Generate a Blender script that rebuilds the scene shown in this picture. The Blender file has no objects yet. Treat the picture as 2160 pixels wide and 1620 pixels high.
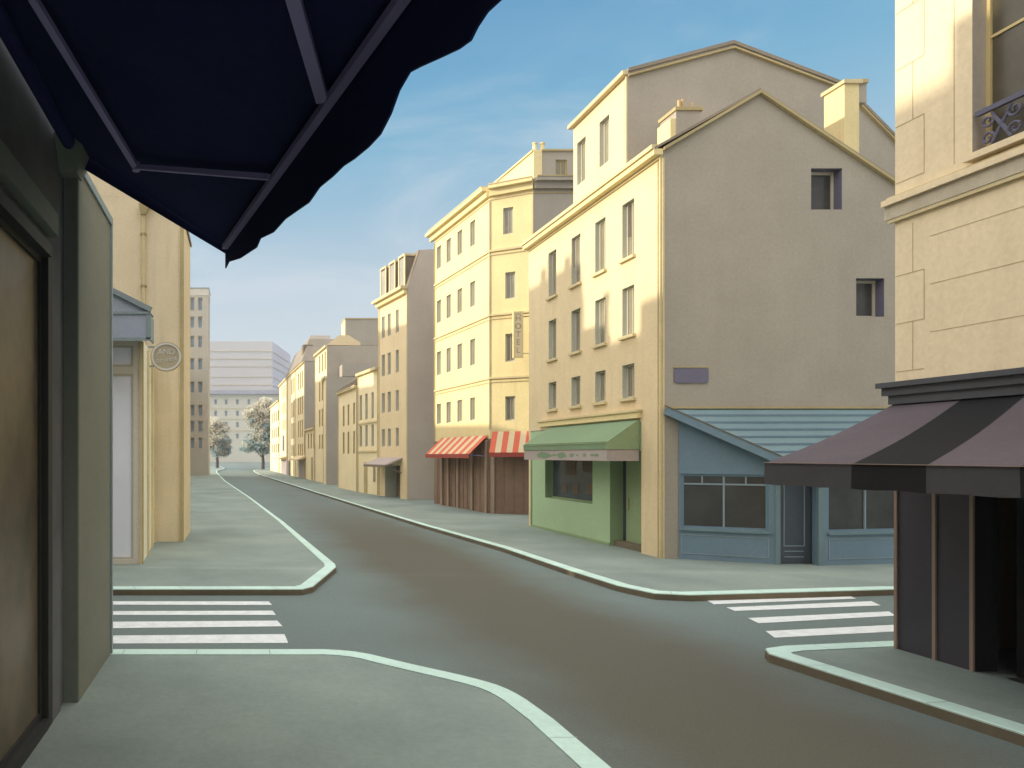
import bpy, math, random
from mathutils import Vector, Matrix
random.seed(7)
R = math.radians
F, CH, VX, VY = 1500.0, 2.8, 510.0, 960.0      # focal length in photo pixels, eye height, vanishing point
scene = bpy.context.scene
COL = scene.collection

# ------------------------------------------------------------------ materials
def mat(name, rgb, rough=0.85, var=0.10, scale=0.6, bump=0.15, bscale=30.0, streak=0.0, metal=0.0, spec=0.3, tint=None):
    m = bpy.data.materials.new(name); m.use_nodes = True
    nt = m.node_tree; nd = nt.nodes; lk = nt.links
    b = nd['Principled BSDF']
    b.inputs['Roughness'].default_value = rough
    b.inputs['Metallic'].default_value = metal
    b.inputs['Specular IOR Level'].default_value = spec
    tc = nd.new('ShaderNodeNewGeometry')
    n1 = nd.new('ShaderNodeTexNoise'); n1.inputs['Scale'].default_value = scale
    n1.inputs['Detail'].default_value = 6; n1.inputs['Roughness'].default_value = 0.6
    lk.new(tc.outputs['Position'], n1.inputs['Vector'])
    cr = nd.new('ShaderNodeMix'); cr.data_type = 'RGBA'
    t = tint or rgb
    cr.inputs[6].default_value = (rgb[0]*(1-var), rgb[1]*(1-var), rgb[2]*(1-var), 1)
    cr.inputs[7].default_value = (t[0]*(1+var), t[1]*(1+var), t[2]*(1+var), 1)
    mr = nd.new('ShaderNodeMapRange'); mr.inputs[1].default_value = 0.32; mr.inputs[2].default_value = 0.68
    lk.new(n1.outputs['Fac'], mr.inputs[0]); lk.new(mr.outputs[0], cr.inputs[0])
    out = cr.outputs[2]
    if streak > 0:
        mp = nd.new('ShaderNodeMapping'); mp.inputs['Scale'].default_value = (2.2, 2.2, 0.22)
        lk.new(tc.outputs['Position'], mp.inputs['Vector'])
        n3 = nd.new('ShaderNodeTexNoise'); n3.inputs['Scale'].default_value = 1.6; n3.inputs['Detail'].default_value = 8
        lk.new(mp.outputs[0], n3.inputs['Vector'])
        r3 = nd.new('ShaderNodeMapRange'); r3.inputs[1].default_value = 0.5; r3.inputs[2].default_value = 0.75
        r3.inputs[3].default_value = 0; r3.inputs[4].default_value = streak
        lk.new(n3.outputs['Fac'], r3.inputs[0])
        mx = nd.new('ShaderNodeMix'); mx.data_type = 'RGBA'
        lk.new(r3.outputs[0], mx.inputs[0]); lk.new(out, mx.inputs[6])
        mx.inputs[7].default_value = (rgb[0]*0.55, rgb[1]*0.5, rgb[2]*0.45, 1)
        out = mx.outputs[2]
    if bump > 0:                            # fine grain
        n5 = nd.new('ShaderNodeTexNoise'); n5.inputs['Scale'].default_value = 14; n5.inputs['Detail'].default_value = 5; n5.inputs['Roughness'].default_value = 0.7
        lk.new(tc.outputs['Position'], n5.inputs['Vector'])
        r5 = nd.new('ShaderNodeMapRange')
        for i_, v_ in enumerate((0.3, 0.7, 0.93, 1.07)): r5.inputs[1+i_].default_value = v_
        lk.new(n5.outputs['Fac'], r5.inputs[0])
        m5 = nd.new('ShaderNodeVectorMath'); m5.operation = 'MULTIPLY'; lk.new(out, m5.inputs[0]); lk.new(r5.outputs[0], m5.inputs[1]); out = m5.outputs[0]
    lk.new(out, b.inputs['Base Color'])
    if bump > 0:
        n2 = nd.new('ShaderNodeTexNoise'); n2.inputs['Scale'].default_value = bscale; n2.inputs['Detail'].default_value = 4
        lk.new(tc.outputs['Position'], n2.inputs['Vector'])
        bp = nd.new('ShaderNodeBump'); bp.inputs['Strength'].default_value = bump; bp.inputs['Distance'].default_value = 0.01
        lk.new(n2.outputs['Fac'], bp.inputs['Height']); lk.new(bp.outputs[0], b.inputs['Normal'])
    return m

M = {}
M['cream'] = mat('cream_render', (0.75, 0.595, 0.365), streak=0.13, var=0.05)
M['cream2'] = mat('pale_cream_render', (0.8, 0.655, 0.345), streak=0.16, var=0.05)
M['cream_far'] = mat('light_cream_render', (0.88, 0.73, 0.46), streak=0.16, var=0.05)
M['tan'] = mat('tan_render', (0.76, 0.63, 0.425), streak=0.22, var=0.06)
M['mid_tan'] = mat('muted_tan_render', (0.66, 0.53, 0.33), streak=0.18, var=0.05)
M['gable'] = mat('grey_taupe_render', (0.4, 0.352, 0.29), streak=0.08, var=0.06)  # darker grey copy of the cream, for walls in shade
M['gable2'] = mat('grey_taupe_render_far', (0.5, 0.425, 0.355), streak=0.06, var=0.05)  # shade-side tone of the far houses
M['ochre'] = mat('ochre_trim', (0.46, 0.37, 0.19), var=0.12)
M['ochre_l'] = mat('pale_ochre_trim', (0.66, 0.54, 0.31), var=0.1)
M['reveal'] = mat('pale_grey_reveal', (0.52, 0.52, 0.43), var=0.05)
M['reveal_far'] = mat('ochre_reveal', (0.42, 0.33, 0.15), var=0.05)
M['stone'] = mat('cream_stone', (0.85, 0.69, 0.455), streak=0.15, var=0.05, bscale=60)
M['stone_grey'] = mat('weathered_string_course', (0.56, 0.48, 0.36), streak=0.3, var=0.1)
M['joint'] = mat('stone_joint', (0.5, 0.4, 0.22), var=0.15)
M['jamb_grey'] = mat('grey_window_jamb', (0.46, 0.39, 0.31), var=0.05)  # shade on the stone reveal put into the colour
M['pane'] = mat('window_glass', (0.27, 0.24, 0.165), rough=0.12, bump=0, spec=0.5, var=0.22, scale=0.9)  # tone variation stands in for varied reflections
M['pane_dark'] = mat('dark_shop_glass', (0.055, 0.054, 0.05), rough=0.18, bump=0, spec=0.35, var=0.3, scale=1.2)
M['pane_slate'] = mat('slate_shop_glass', (0.05, 0.065, 0.075), rough=0.2, bump=0, spec=0.3, var=0.25, scale=1.5)
M['pane_brown'] = mat('brown_reflecting_glass', (0.075, 0.06, 0.038), rough=0.35, bump=0, spec=0.25, var=0.55, scale=0.9, tint=(0.125, 0.10, 0.068))  # warm reflection put into the glass colour
M['pane_umber'] = mat('umber_window_glass', (0.10, 0.083, 0.055), rough=0.25, bump=0, spec=0.3, var=0.4, scale=0.8)
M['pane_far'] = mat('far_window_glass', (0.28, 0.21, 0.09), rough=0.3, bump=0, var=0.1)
M['pane_blue'] = mat('blue_grey_glass', (0.26, 0.3, 0.37), rough=0.25, bump=0, var=0.1)
M['frame_w'] = mat('off_white_frame', (0.55, 0.50, 0.40), rough=0.6, bump=0)
M['frame_o'] = mat('ochre_frame', (0.62, 0.48, 0.22), rough=0.6, bump=0)
M['purple'] = mat('muted_violet_paint', (0.17, 0.155, 0.215), rough=0.6, bump=0.05)
M['asphalt'] = mat('asphalt', (0.143, 0.175, 0.16), rough=0.9, var=0.05, scale=0.22, bump=0.5, bscale=120, tint=(0.146, 0.184, 0.170))
def lane_wear(m):
    nt = m.node_tree; nd = nt.nodes; lk = nt.links; b = nd['Principled BSDF']
    g = nd.new('ShaderNodeNewGeometry'); sp = nd.new('ShaderNodeSeparateXYZ'); lk.new(g.outputs['Position'], sp.inputs[0])
    def mt(op, a, c):
        n = nd.new('ShaderNodeMath'); n.operation = op
        for i, v in enumerate((a, c)):
            if isinstance(v, (int, float)): n.inputs[i].default_value = v
            else: lk.new(v, n.inputs[i])
        return n.outputs[0]
    nz = nd.new('ShaderNodeTexNoise'); nz.inputs['Scale'].default_value = 0.35; nz.inputs['Detail'].default_value = 5; lk.new(g.outputs['Position'], nz.inputs['Vector'])
    cx = mt('SUBTRACT', 5.15, mt('MULTIPLY', sp.outputs[1], 0.018))
    d = mt('ABSOLUTE', mt('SUBTRACT', sp.outputs[0], cx), 0)
    d = mt('ADD', d, mt('MULTIPLY', mt('SUBTRACT', nz.outputs['Fac'], 0.5), 2.2))
    r = nd.new('ShaderNodeMapRange'); r.interpolation_type = 'SMOOTHSTEP'
    for i, v in enumerate((0.7, 2.9, 0.9, 0.0)): r.inputs[1+i].default_value = v
    lk.new(d, r.inputs[0])
    r2 = nd.new('ShaderNodeMapRange'); r2.interpolation_type = 'SMOOTHSTEP'
    for i, v in enumerate((22, 45, 1.0, 0.2)): r2.inputs[1+i].default_value = v
    lk.new(sp.outputs[1], r2.inputs[0])
    src = b.inputs['Base Color'].links[0].from_socket
    mx = nd.new('ShaderNodeMix'); mx.data_type = 'RGBA'; lk.new(mt('MULTIPLY', r.outputs[0], r2.outputs[0]), mx.inputs[0]); lk.new(src, mx.inputs[6]); mx.inputs[7].default_value = (0.098, 0.087, 0.062, 1)
    # fine aggregate and a few patches
    n4 = nd.new('ShaderNodeTexNoise'); n4.inputs['Scale'].default_value = 38; n4.inputs['Detail'].default_value = 3; lk.new(g.outputs['Position'], n4.inputs['Vector'])
    r4 = nd.new('ShaderNodeMapRange'); 
    for i, v in enumerate((0.3, 0.7, 0.9, 1.1)): r4.inputs[1+i].default_value = v
    lk.new(n4.outputs['Fac'], r4.inputs[0])
    ml = nd.new('ShaderNodeVectorMath'); ml.operation = 'MULTIPLY'; lk.new(mx.outputs[2], ml.inputs[0]); lk.new(r4.outputs[0], ml.inputs[1])
    lk.new(ml.outputs[0], b.inputs['Base Color'])
M['paving'] = mat('pavement', (0.21, 0.252, 0.224), rough=0.9, var=0.13, scale=0.35, bump=0.3, bscale=80, tint=(0.238, 0.276, 0.24))
M['kerb'] = mat('mint_grey_kerbstone', (0.52, 0.68, 0.59), rough=0.8, var=0.08, scale=1.2, bump=0.3)
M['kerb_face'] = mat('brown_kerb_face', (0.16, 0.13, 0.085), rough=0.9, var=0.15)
M['wall_joint'] = mat('grey_green_mortar', (0.30, 0.38, 0.33), var=0.1)
M['white'] = mat('white_road_paint', (0.69, 0.70, 0.68), rough=0.7, var=0.10, scale=5, bump=0.3)
M['green'] = mat('sage_green_paint', (0.38, 0.52, 0.31), rough=0.6, var=0.05, bump=0.05)
M['green_d'] = mat('deep_sage_paint', (0.27, 0.35, 0.185), rough=0.6, var=0.05, bump=0.05)
M['green_f'] = mat('green_canvas', (0.2, 0.28, 0.165), rough=0.9, var=0.05, bump=0.2, bscale=200)
M['lilac'] = mat('lilac_grey_fascia', (0.42, 0.35, 0.32), rough=0.8, var=0.05)
M['red_f'] = mat('red_canvas', (0.66, 0.15, 0.085), rough=0.9, var=0.05, bump=0.2, bscale=200)
M['cream_f'] = mat('cream_canvas', (0.66, 0.54, 0.34), rough=0.9, var=0.05, bump=0.2, bscale=200)
M['red_d'] = mat('deep_red_canvas', (0.36, 0.075, 0.055), rough=0.9, var=0.05)
M['brown'] = mat('brown_shutter_paint', (0.24, 0.155, 0.105), rough=0.7, var=0.12, scale=2.0)
M['brown_l'] = mat('worn_brown_post', (0.35, 0.26, 0.18), rough=0.7, var=0.12)
M['blue'] = mat('slate_blue_paint', (0.17, 0.25, 0.31), rough=0.6, var=0.06, bump=0.05)
M['blue_l'] = mat('pale_slate_boards', (0.168, 0.245, 0.265), rough=0.7, var=0.06)
M['blue_d'] = mat('dark_slate_door', (0.075, 0.09, 0.115), rough=0.5, var=0.1, bump=0.05)
M['blue_t'] = mat('light_blue_moulding', (0.27, 0.34, 0.38), rough=0.6, var=0.1, bump=0)
M['charcoal'] = mat('charcoal_paint', (0.055, 0.05, 0.062), rough=0.55, var=0.1, bump=0.05)
M['charcoal_c'] = mat('charcoal_cornice', (0.085, 0.085, 0.095), rough=0.6, var=0.1, bump=0.05)
M['black'] = mat('black_interior', (0.012, 0.011, 0.011), rough=0.9, var=0.1, bump=0)
M['interior_floor'] = mat('dark_shop_floor', (0.02, 0.022, 0.018), rough=0.8, var=0.2)
M['pink'] = mat('dusty_pink_beading', (0.30, 0.21, 0.16), rough=0.6, var=0.1, bump=0)
M['mauve_f'] = mat('mauve_canvas', (0.098, 0.077, 0.088), rough=0.9, var=0.10, scale=0.9, bump=0.25, bscale=220)
M['dark_f'] = mat('near_black_canvas', (0.006, 0.0057, 0.0065), rough=0.9, var=0.1, bump=0.25, bscale=220)
M['mauve_v'] = mat('dark_grey_canvas', (0.068, 0.064, 0.064), rough=0.9, var=0.06, bump=0.2, bscale=220)
M['navy'] = mat('navy_canvas', (0.02, 0.026, 0.085), rough=0.95, var=0.15, bump=0.2, bscale=150, spec=0.1)
M['arm'] = mat('grey_violet_metal', (0.28, 0.25, 0.48), rough=0.6, var=0.05, bump=0)
M['wall_grey'] = mat('dark_grey_wall', (0.115, 0.115, 0.118), rough=0.8, var=0.25, scale=0.8)
M['pil_dark'] = mat('dark_green_grey_jamb', (0.17, 0.185, 0.16), rough=0.7, var=0.1)
M['pil_green'] = mat('olive_grey_panel', (0.2, 0.2, 0.152), rough=0.75, var=0.08, scale=0.7)
M['frame_blk'] = mat('blackened_frame', (0.035, 0.035, 0.032), rough=0.6, var=0.1, bump=0)
M['slate'] = mat('slate_canopy', (0.37, 0.41, 0.5), rough=0.8, var=0.06)
M['slate_t'] = mat('teal_grey_trim', (0.27, 0.32, 0.33), rough=0.7, var=0.1)
M['lav_glass'] = mat('pale_lavender_glass', (0.88, 0.88, 0.94), rough=0.1, bump=0, var=0.06, spec=0.9)
M['shop_frame'] = mat('beige_shop_frame', (0.7, 0.63, 0.52), rough=0.7, var=0.05)
M['pale_yel'] = mat('pale_yellow_pier', (0.86, 0.8, 0.6), rough=0.8, var=0.05)
M['roof'] = mat('zinc_roof', (0.27, 0.225, 0.175), rough=0.7, var=0.1)
M['roof_b'] = mat('brown_slate_roof', (0.21, 0.165, 0.12), rough=0.8, var=0.15)
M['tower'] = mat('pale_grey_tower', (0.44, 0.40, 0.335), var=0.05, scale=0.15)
M['tower_t'] = mat('pale_pink_parapet', (0.58, 0.53, 0.46), var=0.05)  # lit top band of the tower put into the colour
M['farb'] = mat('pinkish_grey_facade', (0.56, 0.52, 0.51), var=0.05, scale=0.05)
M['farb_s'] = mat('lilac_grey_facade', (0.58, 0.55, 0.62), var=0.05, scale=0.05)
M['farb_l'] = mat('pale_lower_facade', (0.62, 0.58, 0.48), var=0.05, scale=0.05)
M['lav'] = mat('lavender_cornice', (0.38, 0.37, 0.43), var=0.05)
M['sign_rim'] = mat('pale_sign_rim', (0.62, 0.60, 0.56), rough=0.5, bump=0)
M['sign_bg'] = mat('taupe_sign_board', (0.40, 0.35, 0.25), rough=0.7, bump=0)
M['iron'] = mat('blue_grey_iron', (0.125, 0.12, 0.175), rough=0.6, bump=0.05)
M['leaf_t'] = mat('tan_leaf', (0.7, 0.61, 0.48), rough=0.8, var=0.2, scale=0.35, bump=0, tint=(0.66, 0.64, 0.55))
M['leaf_b'] = mat('blue_green_leaf', (0.42, 0.5, 0.5), rough=0.8, var=0.2, scale=0.35, bump=0)
M['bark'] = mat('dark_bark', (0.12, 0.09, 0.08), rough=0.9)
M['poster'] = mat('brown_paper', (0.14, 0.10, 0.07), rough=0.8, var=0.15, bump=0)
M['pot'] = mat('terracotta_pot', (0.50, 0.36, 0.2), rough=0.8)

# ------------------------------------------------------------------ mesh helpers
for key in ('leaf_t','leaf_b'):
    nt_ = M[key].node_tree; b_ = nt_.nodes['Principled BSDF']; tr = nt_.nodes.new('ShaderNodeBsdfTranslucent'); mxs = nt_.nodes.new('ShaderNodeMixShader'); mxs.inputs[0].default_value = 0.45
    nt_.links.new(b_.inputs['Base Color'].links[0].from_socket, tr.inputs['Color'])
    nt_.links.new(b_.outputs[0], mxs.inputs[1]); nt_.links.new(tr.outputs[0], mxs.inputs[2])
    nt_.links.new(mxs.outputs[0], [n for n in nt_.nodes if n.type == 'OUTPUT_MATERIAL'][0].inputs['Surface'])
lane_wear(M['asphalt'])
class MB:
    def __init__(s): s.v = []; s.f = []; s.m = []; s.mats = []
    def mi(s, m):
        if m not in s.mats: s.mats.append(m)
        return s.mats.index(m)
    def face(s, pts, m):
        i = len(s.v); s.v += [tuple(p) for p in pts]; s.f.append(tuple(range(i, i+len(pts)))); s.m.append(s.mi(m))
    def hexa(s, p, m):                      # p: 8 points, bottom 4 then top 4
        i = len(s.v); s.v += [tuple(q) for q in p]; k = s.mi(m)
        for f in ((0,3,2,1),(4,5,6,7),(0,1,5,4),(1,2,6,5),(2,3,7,6),(3,0,4,7)):
            s.f.append(tuple(i+j for j in f)); s.m.append(k)
    def box(s, x0,x1,y0,y1,z0,z1, m):
        s.hexa([(x0,y0,z0),(x1,y0,z0),(x1,y1,z0),(x0,y1,z0),(x0,y0,z1),(x1,y0,z1),(x1,y1,z1),(x0,y1,z1)], m)
    def prism(s, pts, m, vec):              # pts: 3D polygon, extruded by vec
        n = len(pts); i = len(s.v); k = s.mi(m)
        s.v += [tuple(p) for p in pts] + [tuple(Vector(p)+Vector(vec)) for p in pts]
        s.f.append(tuple(i+j for j in range(n))); s.m.append(k)
        s.f.append(tuple(i+n+j for j in reversed(range(n)))); s.m.append(k)
        for j in range(n):
            a, b = j, (j+1) % n
            s.f.append((i+a, i+n+a, i+n+b, i+b)); s.m.append(k)
    def tube(s, pts, r, m, n=8, r1=None):
        pts = [Vector(p) for p in pts]; k = s.mi(m); i0 = len(s.v); L = len(pts)
        up = Vector((0.13, 0.21, 1)).normalized()
        for j, p in enumerate(pts):
            d = (pts[min(j+1, L-1)] - pts[max(j-1, 0)]).normalized()
            a = d.cross(up)
            if a.length < 1e-3: a = d.cross(Vector((1,0,0)))
            a.normalize(); b = d.cross(a)
            rr = r if r1 is None else r + (r1-r)*j/(L-1)
            for q in range(n):
                t = 2*math.pi*q/n
                s.v.append(tuple(p + a*math.cos(t)*rr + b*math.sin(t)*rr))
        for j in range(L-1):
            for q in range(n):
                s.f.append((i0+j*n+q, i0+j*n+(q+1)%n, i0+(j+1)*n+(q+1)%n, i0+(j+1)*n+q)); s.m.append(k)
        s.f.append(tuple(i0+q for q in range(n))); s.m.append(k)
        s.f.append(tuple(i0+(L-1)*n+q for q in reversed(range(n)))); s.m.append(k)
    def beam(s, a, b, w, h, m):             # rectangular bar between two points
        a, b = Vector(a), Vector(b); d = (b-a).normalized()
        x = d.cross(Vector((0,0,1)))
        if x.length < 1e-3: x = Vector((1,0,0))
        x.normalize(); y = x.cross(d)
        x *= w/2; y *= h/2
        s.hexa([a-x-y, a+x-y, b+x-y, b-x-y, a-x+y, a+x+y, b+x+y, b-x+y], m)
    def build(s, name, parent=None, smooth=False):
        off = parent_world(parent)
        me = bpy.data.meshes.new(name)
        me.from_pydata([(x-off[0], y-off[1], z-off[2]) for x,y,z in s.v], [], s.f)
        for mm in s.mats: me.materials.append(M[mm])
        me.polygons.foreach_set('material_index', s.m)
        me.validate(); me.update()
        import bmesh
        bm = bmesh.new(); bm.from_mesh(me); bmesh.ops.recalc_face_normals(bm, faces=bm.faces[:]); bm.to_mesh(me); bm.free()
        if smooth:
            for p in me.polygons: p.use_smooth = True
        o = bpy.data.objects.new(name, me); COL.objects.link(o)
        if parent: o.parent = parent
        return o
def parent_world(p):
    t = Vector((0,0,0))
    while p is not None:
        t += p.location; p = p.parent
    return t
def tag(o, label=None, cat=None, group=None, kind=None):
    if label: o['label'] = label
    if cat: o['category'] = cat
    if group: o['group'] = group
    if kind: o['kind'] = kind
    return o
def thing(name, loc, label, cat, group=None):
    o = bpy.data.objects.new(name, None); o.empty_display_size = 0.3; COL.objects.link(o); o.location = loc
    return tag(o, label, cat, group)

class Fr:                                   # a vertical wall plane from p0 to p1, outward side to the left of p0->p1
    def __init__(s, p0, p1):
        s.p0 = Vector(p0); s.p1 = Vector(p1); d = s.p1 - s.p0; s.L = d.length; s.d = d/s.L; s.n = Vector((-s.d.y, s.d.x))
    def P(s, u, z, o=0.0):
        q = s.p0 + s.d*u + s.n*o
        return (q.x, q.y, z)
    def ux(s, px):
        k = (px-VX)/F
        return (k*s.p0.y - s.p0.x)/(s.d.x - k*s.d.y)
    def z(s, u, py): return CH + (VY-py)*(s.p0.y + s.d.y*u)/F
    def op(s, xl, xr, yt, yb):
        a, b = s.ux(xl), s.ux(xr); m = (a+b)/2
        return (min(a,b), max(a,b), s.z(m, yb), s.z(m, yt))
def fbox(mb, fr, u0,u1,z0,z1,o0,o1, m):
    mb.hexa([fr.P(u0,z0,o0), fr.P(u1,z0,o0), fr.P(u1,z0,o1), fr.P(u0,z0,o1),
             fr.P(u0,z1,o0), fr.P(u1,z1,o0), fr.P(u1,z1,o1), fr.P(u0,z1,o1)], m)
def wall(mb, fr, z0, z1, ops=(), depth=0.15, m='cream', rev=None, u0=0.0, u1=None):
    if u1 is None: u1 = fr.L
    rev = rev or m
    us = sorted({u0, u1} | {max(u0,o[0]) for o in ops} | {min(u1,o[1]) for o in ops})
    zs = sorted({z0, z1} | {max(z0,o[2]) for o in ops} | {min(z1,o[3]) for o in ops})
    for a, b in zip(us, us[1:]):
        if b-a < 1e-5: continue
        for c, d in zip(zs, zs[1:]):
            if d-c < 1e-5: continue
            mu, mz = (a+b)/2, (c+d)/2
            if any(o[0] < mu < o[1] and o[2] < mz < o[3] for o in ops): continue
            mb.face([fr.P(a,c), fr.P(b,c), fr.P(b,d), fr.P(a,d)], m)
    for o in ops:
        a,b,c,d = o[:4]; dd = o[4] if len(o) > 4 else depth
        mb.face([fr.P(a,c), fr.P(a,c,-dd), fr.P(a,d,-dd), fr.P(a,d)], rev)
        mb.face([fr.P(b,c), fr.P(b,c,-dd), fr.P(b,d,-dd), fr.P(b,d)], rev)
        mb.face([fr.P(a,c), fr.P(b,c), fr.P(b,c,-dd), fr.P(a,c,-dd)], rev)
        mb.face([fr.P(a,d), fr.P(b,d), fr.P(b,d,-dd), fr.P(a,d,-dd)], rev)
def window(root, fr, o, depth=0.15, frame='frame_w', pane='pane', fw=0.05, mull=True, transom=None, sill=None, name='window'):
    a,b,c,d = o[:4]; depth = o[4] if len(o) > 4 else depth
    mb = MB(); g = -depth
    fbox(mb, fr, a, a+fw, c, d, g, g+0.04, frame); fbox(mb, fr, b-fw, b, c, d, g, g+0.04, frame)
    fbox(mb, fr, a+fw, b-fw, c, c+fw, g, g+0.04, frame); fbox(mb, fr, a+fw, b-fw, d-fw, d, g, g+0.04, frame)
    if mull: fbox(mb, fr, (a+b)/2-fw*0.35, (a+b)/2+fw*0.35, c+fw, d-fw, g, g+0.035, frame)
    if transom: fbox(mb, fr, a+fw, b-fw, transom-fw*0.35, transom+fw*0.35, g, g+0.03, frame)
    w = mb.build(name, root)
    p = MB(); fbox(p, fr, a, b, c, d, g-0.03, g+0.012, pane); p.build('pane', w)
    if sill:
        s = MB(); fbox(s, fr, a-0.08, b+0.08, c-0.09, c-0.01, 0.0, 0.09, sill); s.build('sill', w)
    return w
def block(mb, pts, z0, z1, m, faces={}, skip=(), cap='roof'):
    """closed footprint; faces: {edge: (ops, depth, mat, reveal)}"""
    n = len(pts)
    for i in range(n):
        if i in skip: continue
        fr = Fr(pts[i], pts[(i+1) % n])
        ops, dep, mm, rv = faces.get(i, ((), 0.1, m, None))
        wall(mb, fr, z0, z1, ops, dep, mm, rv)
    mb.face([(p[0], p[1], z1) for p in pts], cap)
def text_mesh(txt, size, mtx, m, name, parent, ext=0.006):
    cu = bpy.data.curves.new('t', 'FONT'); cu.body = txt; cu.size = size; cu.extrude = ext
    cu.align_x = 'CENTER'; cu.align_y = 'CENTER'
    o = bpy.data.objects.new('t', cu); COL.objects.link(o)
    bpy.context.view_layer.update()
    me = bpy.data.meshes.new_from_object(o.evaluated_get(bpy.context.evaluated_depsgraph_get()))
    bpy.data.objects.remove(o); bpy.data.curves.remove(cu)
    off = parent_world(parent)
    me.transform(Matrix.Translation(-off) @ mtx)
    me.name = name; me.materials.clear(); me.materials.append(M[m])
    q = bpy.data.objects.new(name, me); COL.objects.link(q); q.parent = parent
    return q

# ------------------------------------------------------------------ ground, roads, pavements
PV = 0.12
mb = MB(); mb.face([(-240,-40,0),(240,-40,0),(240,420,0),(-240,420,0)], 'asphalt')
tag(mb.build('road'), 'grey-brown asphalt street running through the crossing to the far end', kind='structure')
PAVES = {
 'near': ([(-13,9.8),(0.5,9.8),(1.5,9.8),(2.13,9.14),(2.79,8.55),(3.1,8.1),(3.17,7.2),(3.2,-7)], [(-13,-7)]),
 'left': ([(-13,14.2),(1.2,14.2),(1.45,14.5),(2.25,17.0),(2.3,17.5),(1.68,28.7),(0.54,45.2),(-1.7,74),(-3.9,112),(-4.2,122),(-3.4,136),(-3.4,142),(-5,170)][::-1], [(-13,14.2),(-60,14.2),(-60,170)]),
 'right': ([(36,14.25),(13,14.2),(9.6,13.75),(8.57,13.62),(8.0,13.78),(7.72,14.6),(7.62,16.5),(7.55,20.6),(6.95,27.3),(6.27,37.6),(4.97,57.4),(2.4,98),(1.95,115),(2.0,126),(3.2,138),(6,148),(10,152)][::-1], [(36,14.25),(36,152)]),
 'corner': ([(36,10.35),(9.4,10.25),(7.6,9.98),(7.25,9.85),(7.12,9.6),(7.28,8.46),(7.5,6.87),(7.6,4),(7.6,-7)], [(36,-7)]),
}
LBL = {'near':'grey-green pavement corner in the foreground under the navy awning','left':'wide grey-green pavement beside the left kerb beyond the zebra crossing',
       'right':'pavement in front of the green shop, the hotel and the blue shop','corner':'shaded pavement corner beside the dark shopfront on the right'}
def kerb(line, side):
    L = len(line); P = [Vector(p) for p in line]; off = []
    def nrm(i): d = (P[i+1]-P[i]).normalized(); return Vector((-d.y, d.x))*side
    for i in range(L):
        if i == 0: n = nrm(0)
        elif i == L-1: n = nrm(L-2)
        else:
            a, b = nrm(i-1), nrm(i); n = (a+b).normalized(); n = n/max(0.45, n.dot(a))
        off.append(n)
    mb = MB()
    for i in range(L-1):
        a0 = P[i]-off[i]*0.004; b0 = P[i+1]-off[i+1]*0.004; W, W2 = (0.27 - 0.13*min(1, max(0, q_.y-17)/20) for q_ in (P[i], P[i+1]))
        a1 = P[i]+off[i]*W; b1 = P[i+1]+off[i+1]*W2; zt = PV+0.012
        ar = P[i]+off[i]*0.02; br = P[i+1]+off[i+1]*0.02
        mb.face([(a0.x,a0.y,0),(b0.x,b0.y,0),(b0.x,b0.y,zt-0.02),(a0.x,a0.y,zt-0.02)], 'kerb_face')
        mb.face([(a0.x,a0.y,zt-0.02),(b0.x,b0.y,zt-0.02),(br.x,br.y,zt),(ar.x,ar.y,zt)], 'kerb')
        mb.face([(ar.x,ar.y,zt),(br.x,br.y,zt),(b1.x,b1.y,zt),(a1.x,a1.y,zt)], 'kerb')
        mb.face([(a1.x,a1.y,zt),(b1.x,b1.y,zt),(b1.x,b1.y,PV-0.02),(a1.x,a1.y,PV-0.02)], 'kerb')
        L_ = (P[i+1]-P[i]).length; nj = max(1, int(L_/0.95+0.3)) if L_ > 0.45 else 0
        if P[i].y < 32:
            for q in range(nj):                 # joints between the kerbstones
                t_ = (q+0.5)/nj; d_ = (P[i+1]-P[i]).normalized()*0.006
                c0, c1 = a0.lerp(b0,t_), a1.lerp(b1,t_)
                mb.face([(c0.x-d_.x,c0.y-d_.y,zt+0.001),(c0.x+d_.x,c0.y+d_.y,zt+0.001),(c1.x+d_.x,c1.y+d_.y,zt+0.001),(c1.x-d_.x,c1.y-d_.y,zt+0.001)], 'wall_joint')
    return mb
for k, (outer, back) in PAVES.items():
    if k == 'near':                         # round the bend
        for _ in range(2):
            o2 = [outer[0]]
            for (ax,ay),(bx,by) in zip(outer[1:-2], outer[2:-1]): o2 += [(ax*.75+bx*.25,ay*.75+by*.25),(ax*.25+bx*.75,ay*.25+by*.75)]
            outer = o2 + [outer[-2], outer[-1]]
    pts = list(outer) + list(back); mb = MB()
    mb.face([(p[0],p[1],PV) for p in pts], 'paving')
    for i in range(len(pts)):
        a, b = pts[i], pts[(i+1) % len(pts)]
        mb.face([(a[0],a[1],0),(b[0],b[1],0),(b[0],b[1],PV),(a[0],a[1],PV)], 'kerb_face')
    tag(mb.build('pavement'), LBL[k], kind='structure')
    o = kerb(outer, 1 if k in ('right','corner') else -1).build('kerb')
    tag(o, 'pale mint kerbstones edging the ' + LBL[k], kind='structure')
def G(x, y, z=0.0):
    Y = F*(CH-z)/(y-VY); return ((x-VX)*Y/F, Y, z)
stripes = [
 [(60,1268),(567,1268.5),(574,1276),(60,1275)], [(60,1289.5),(575,1288),(582,1297),(60,1297)],
 [(60,1312.5),(585,1309),(596,1321),(60,1327)], [(60,1342),(600,1337.5),(608,1356),(60,1358)],
 [(1490,1266),(1790,1256),(1806,1262.5),(1506,1274.5)], [(1532,1281),(1838,1268),(1858,1277),(1550,1288.5)],
 [(1578,1303.5),(1875,1289.5),(1889,1298.5),(1600,1314.5)], [(1615,1331),(1905,1317),(1925,1330),(1634,1345)]]
SL = ['farthest','second farthest','second nearest','nearest']
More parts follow.
